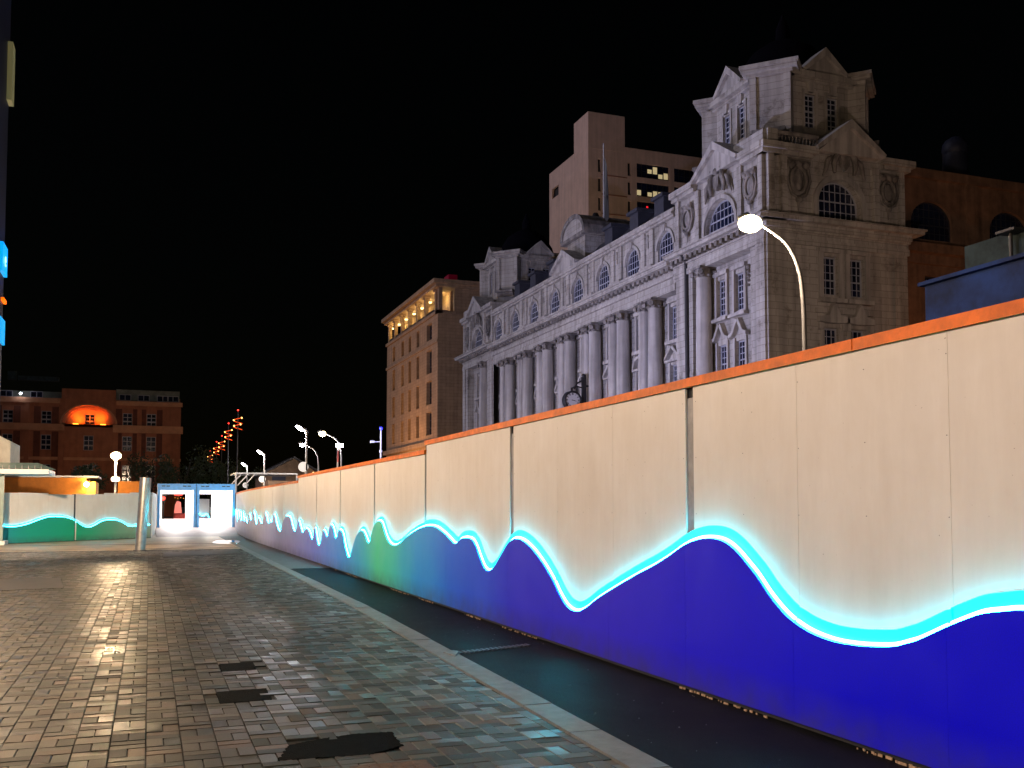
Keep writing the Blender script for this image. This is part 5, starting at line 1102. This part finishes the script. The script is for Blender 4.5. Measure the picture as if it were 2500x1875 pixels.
mb = MB(); mb.box(-6.5, -5.05, 41.2, 42.2, 0.0, 0.16); mb.build('plinth', M_white, t)
mb = MB(); mb.box(-7.0, -5.15, 43.0, 46.0, 2.9, 4.0); mb.prism(Fr((0, 43, 0), (1, 0, 0), (0, -1, 0)), [(-7, 4.0), (-5.15, 4.0), (-5.6, 4.25), (-7, 4.35)], -3, 0); mb.build('kiosk_roof_box', mat('cream_box', (0.45, 0.43, 0.38), 0.8), None, label='cream box behind the canopy at the left frame edge', cat='box')
t = thing('site_hut', (-5, 62.5, 0), 'orange boarded hut behind the left hoarding with a bright wall lamp', 'hut')
mb = MB(); mb.box(-10, -3.45, 62, 66, 0, 3.1); mb.build('hut_wall', M_hut, t)
mb = MB(); mb.box(-10.2, -2.8, 61.85, 66.2, 3.12, 3.22); mb.build('hut_roof', M_galv, t)
mb = MB(); mb.box(-3.45, -2.95, 62.3, 66, 0, 2.9); mb.build('end_board', mat('yellow_board', (0.75, 0.42, 0.06), 0.7), t)
mb = MB(); mb.ball((-3.42, 61.85, 2.72), 0.14, nu=12, nv=8); mb.build('wall_lamp', M_lampY, t)
point('wall_lamp_light', (-3.1, 61.6, 2.75), 260, (1.0, 0.6, 0.2), 0.1, t)
mb = MB(); mb.box(-1.75, -0.55, 63, 65, 0, 2.95); mb.build('orange_board', M_hut, None, label='small orange board behind the left hoarding near the steel column', cat='board')
for i in range(4): pass
lt = thing('sign_tower', (-8, 47, 0), 'dark tall building edge with cyan signs at the left frame edge', 'building')
M_dkblue = mat('dark_blue_cladding', (0.012, 0.02, 0.05), 0.5, var=0.3, scale=0.6)
mb = MB(); mb.box(-18, -6.42, 44.5, 49.7, 0, 48); mb.build('wall', M_dkblue, lt)
mb = MB(); mb.box(-6.44, -6.28, 48.2, 49.7, 11.9, 13.2); mb.build('sign_box', M_cyan, lt)
mb = MB(); mb.box(-6.45, -6.33, 48.4, 49.9, 8.8, 9.9); mb.build('sign_box', M_cyan, lt)
tcu = bpy.data.curves.new('letter', 'FONT'); tcu.body = 'e'; tcu.size = 1.0; tcu.extrude = 0.01
lo = bpy.data.objects.new('letter', tcu); COL.objects.link(lo); dg = bpy.context.evaluated_depsgraph_get(); lm = bpy.data.meshes.new_from_object(lo.evaluated_get(dg)); bpy.data.objects.remove(lo)
lm.materials.clear(); lm.materials.append(M_signw); lo = bpy.data.objects.new('letter', lm); COL.objects.link(lo); lo.parent = lt
lo.location = Vector((-6.265, 48.75, 12.25)) - Vector(lt['org']); lo.rotation_euler = (math.pi / 2, 0, math.pi / 2)
mb = MB(); mb.box(-6.41, -6.30, 49.0, 49.9, 10.7, 10.85); mb.build('orange_strip', emit('orange_strip', (1.0, 0.12, 0.0), 2), lt)
mb = MB(); mb.box(-6.41, -6.2, 48.9, 49.75, 19.9, 22.6); mb.build('lit_window', emit('dim_yellow', (0.8, 0.75, 0.35), 0.07), lt)
point('sign_glow', (-5.9, 48.9, 12.5), 60, (0.05, 0.15, 1.0), 0.2, lt)

# ------------------------------------------------------------------ right: blue screen and tree, far sheds, trees
t = thing('site_cabin', (13, 11, 0), 'dim blue sheeted site cabin at the right behind the hoarding', 'cabin')
mb = MB(); mb.box(12, 15.5, 4, 12.76, 0, 5.1); mb.build('blue_wall', M_bluescreen, t)
mb = MB(); mb.box(11.9, 15.6, 3.9, 12.82, 5.1, 5.16); mb.build('cabin_roof', M_bluescreen, t)
mb = MB(); mb.box(12.3, 15.5, 4, 12.2, 5.16, 5.65); mb.build('roof_tarpaulin', M_greenscr, t)
mb = MB(); mb.cyl((12.2, 11.2, 5.16), (12.2, 11.2, 5.6), 0.03, n=6); mb.box(12.05, 12.35, 11.0, 11.35, 5.6, 5.64); mb.build('roof_bracket', M_dark, t)
def tree(x, y, h, r, label, seed):
    r_ = random.Random(seed); t = thing('tree', (x, y, 0), label, 'tree', 'dark trees beyond the containers')
    mb = MB(); mb.tube([(x, y, 0), (x + 0.1, y, h * 0.3), (x - 0.1, y + 0.1, h * 0.6)], [0.28, 0.2, 0.1], 8)
    for k in range(6):
        a = r_.uniform(0, 6.3); mb.tube([(x, y, h * (0.3 + 0.05 * k)), (x + math.cos(a) * r * 0.6, y + math.sin(a) * r * 0.6, h * (0.55 + 0.06 * k))], [0.1, 0.03], 6)
    mb.build('trunk', M_bark, t)
    mb = MB(); cl = [(r_.uniform(-1, 1) * r * 0.7, r_.uniform(-1, 1) * r * 0.7, h * r_.uniform(0.42, 0.9), r * r_.uniform(0.25, 0.5)) for _ in range(16)]
    for cx, cy_, cz, cr in cl:
        for _ in range(110):
            v = Vector((r_.gauss(0, 1), r_.gauss(0, 1), r_.gauss(0, 1))).normalized() * cr * r_.uniform(0.6, 1.05); p = Vector((x + cx, y + cy_, cz)) + v
            s_ = r_.uniform(0.10, 0.22); a = Vector((r_.gauss(0, 1), r_.gauss(0, 1), r_.gauss(0, 1))).normalized(); b_ = a.orthogonal().normalized()
            mb.poly([p - a * s_, p + b_ * s_ * 0.5, p + a * s_, p - b_ * s_ * 0.5])
    mb.build('crown', M_leaf, t)
for i, (x, y, h, r, lab) in enumerate(((0.2, 122, 8.0, 3.0, 'dark tree at the right end of the terracotta building'), (4.2, 126, 8.6, 3.4, 'dark tree rising above the left container'), (8.0, 124, 7.0, 3.2, 'dark tree above the gap between containers and lamps'),
        (-6.0, 112, 6.0, 2.2, 'low dark tree left of the globe lamp'), (12.2, 131, 7.0, 3.0, 'dark tree behind the spiral lights and small lamps'), (18.5, 128, 6.5, 3.0, 'dark tree behind the gabled shed'))): tree(x, y, h, r, lab, 20 + i)
t = thing('shed', (16, 112, 0), 'dim brown gabled shed with a dark opening behind the lamps', 'shed')
M_shed = mat('dim_brown_board', (0.20, 0.13, 0.08), 0.9, var=0.3, scale=1)
mb = MB(); FX = Fr((0, 112, 0), (1, 0, 0), (0, -1, 0)); mb.prism(FX, [(11.6, 0), (18.6, 0), (18.6, 4.8), (15.2, 6.8), (11.6, 4.9)], -6, 0); mb.build('wall', M_shed, t)
mb = MB(); mb.prism(FX, [(11.2, 4.75), (11.2, 4.95), (15.2, 7.05), (19.0, 4.9), (19.0, 4.7), (15.2, 6.85)], -6.2, 0.3); mb.build('roof', M_dark, t)
mb = MB(); mb.fbox(FX, 12.8, 14.3, 3.9, 5.0, -0.05, 0.02); mb.build('window', M_dkblue, t)
mb = MB(); mb.ball((17.3, 111.6, 5.2), 0.11, nu=8, nv=6); mb.build('wall_lamp', emit('small_warm', (1, .5, .2), 8), t)
t = thing('lean_to_frame', (7.6, 70, 0), 'small canopy on slanting white struts above the right container', 'canopy')
mb = MB(); mb.box(5.2, 9.2, 66, 70, 3.55, 3.65); mb.build('canopy_roof', M_galv, t)
for i in range(3):
    mb = MB(); mb.tube([(4.9 + i * 0.45, 66, 2.8), (5.6 + i * 0.42, 66, 3.55)], 0.04, 6); mb.build('strut', M_white, t)
mb = MB(); mb.box(5.2, 5.3, 66, 66.1, 0, 3.55); mb.box(9.1, 9.2, 66, 66.1, 0, 3.55); mb.build('leg', M_galv, t)
mb = MB(); mb.box(9.3, 12.0, 84, 88, 0, 3.6); mb.build('site_cabin', M_shed, None, label='dim brown cabin between the two far street lamps', cat='cabin')
mb = MB(); mb.ball((0, 0, 0), 1.3, nu=8, nv=6)
o = mb.build('planet', emit('planet_light', (0.55, 0.8, 1.0), 0.6), None, label='small bluish point of light high in the night sky', cat='planet'); o.location = (570, 640, 520)
# ------------------------------------------------------------------ added fill spots for the facades, standing in for unseen street lighting
for (x, y, z), tgt, pw in (((8.0, 54.2, 5.9), (34, 60, 17), 24000), ((8.5, 79.7, 5.9), (34, 82, 16), 7000), ((9.3, 103.1, 5.9), (34, 100, 16), 4000)):
    spot('facade_fill', (x + 0.3, y, z), tgt, pw, (0.56, 0.57, 1.0), 130, 1.0, 0.3)  # bluish fill added at the lamp posts to brighten the long front
spot('street_fill', (26, 24, 6.5), (39, 48.3, 16), 4000, (1.0, 0.70, 0.60), 100, 1.0, 0.3)  # added fill for the side front, its source unseen
spot('orange_fill', (48, 44, 4.0), (50, 50.5, 18), 900, (1.0, 0.30, 0.04), 110, 1.0, 0.3)  # added orange fill on the recessed wing
spot('loggia_fill', (24, 128, 1.0), (34.3, 134, 10), 11000, (1.0, 0.50, 0.2), 140, 1.0, 0.3)  # added fill washing the loggia front
spot('terracotta_fill', (-7, 128, 0.5), (-7, 150, 12), 1500, (1.0, 0.52, 0.28), 110, 1.0, 0.4)  # added fill that lifts the terracotta front
spot('office_fill', (48, 108, 8.0), (66, 140, 40), 15000, (1.0, 0.78, 0.62), 90, 1.0, 0.4)  # added warm fill on the concrete tower
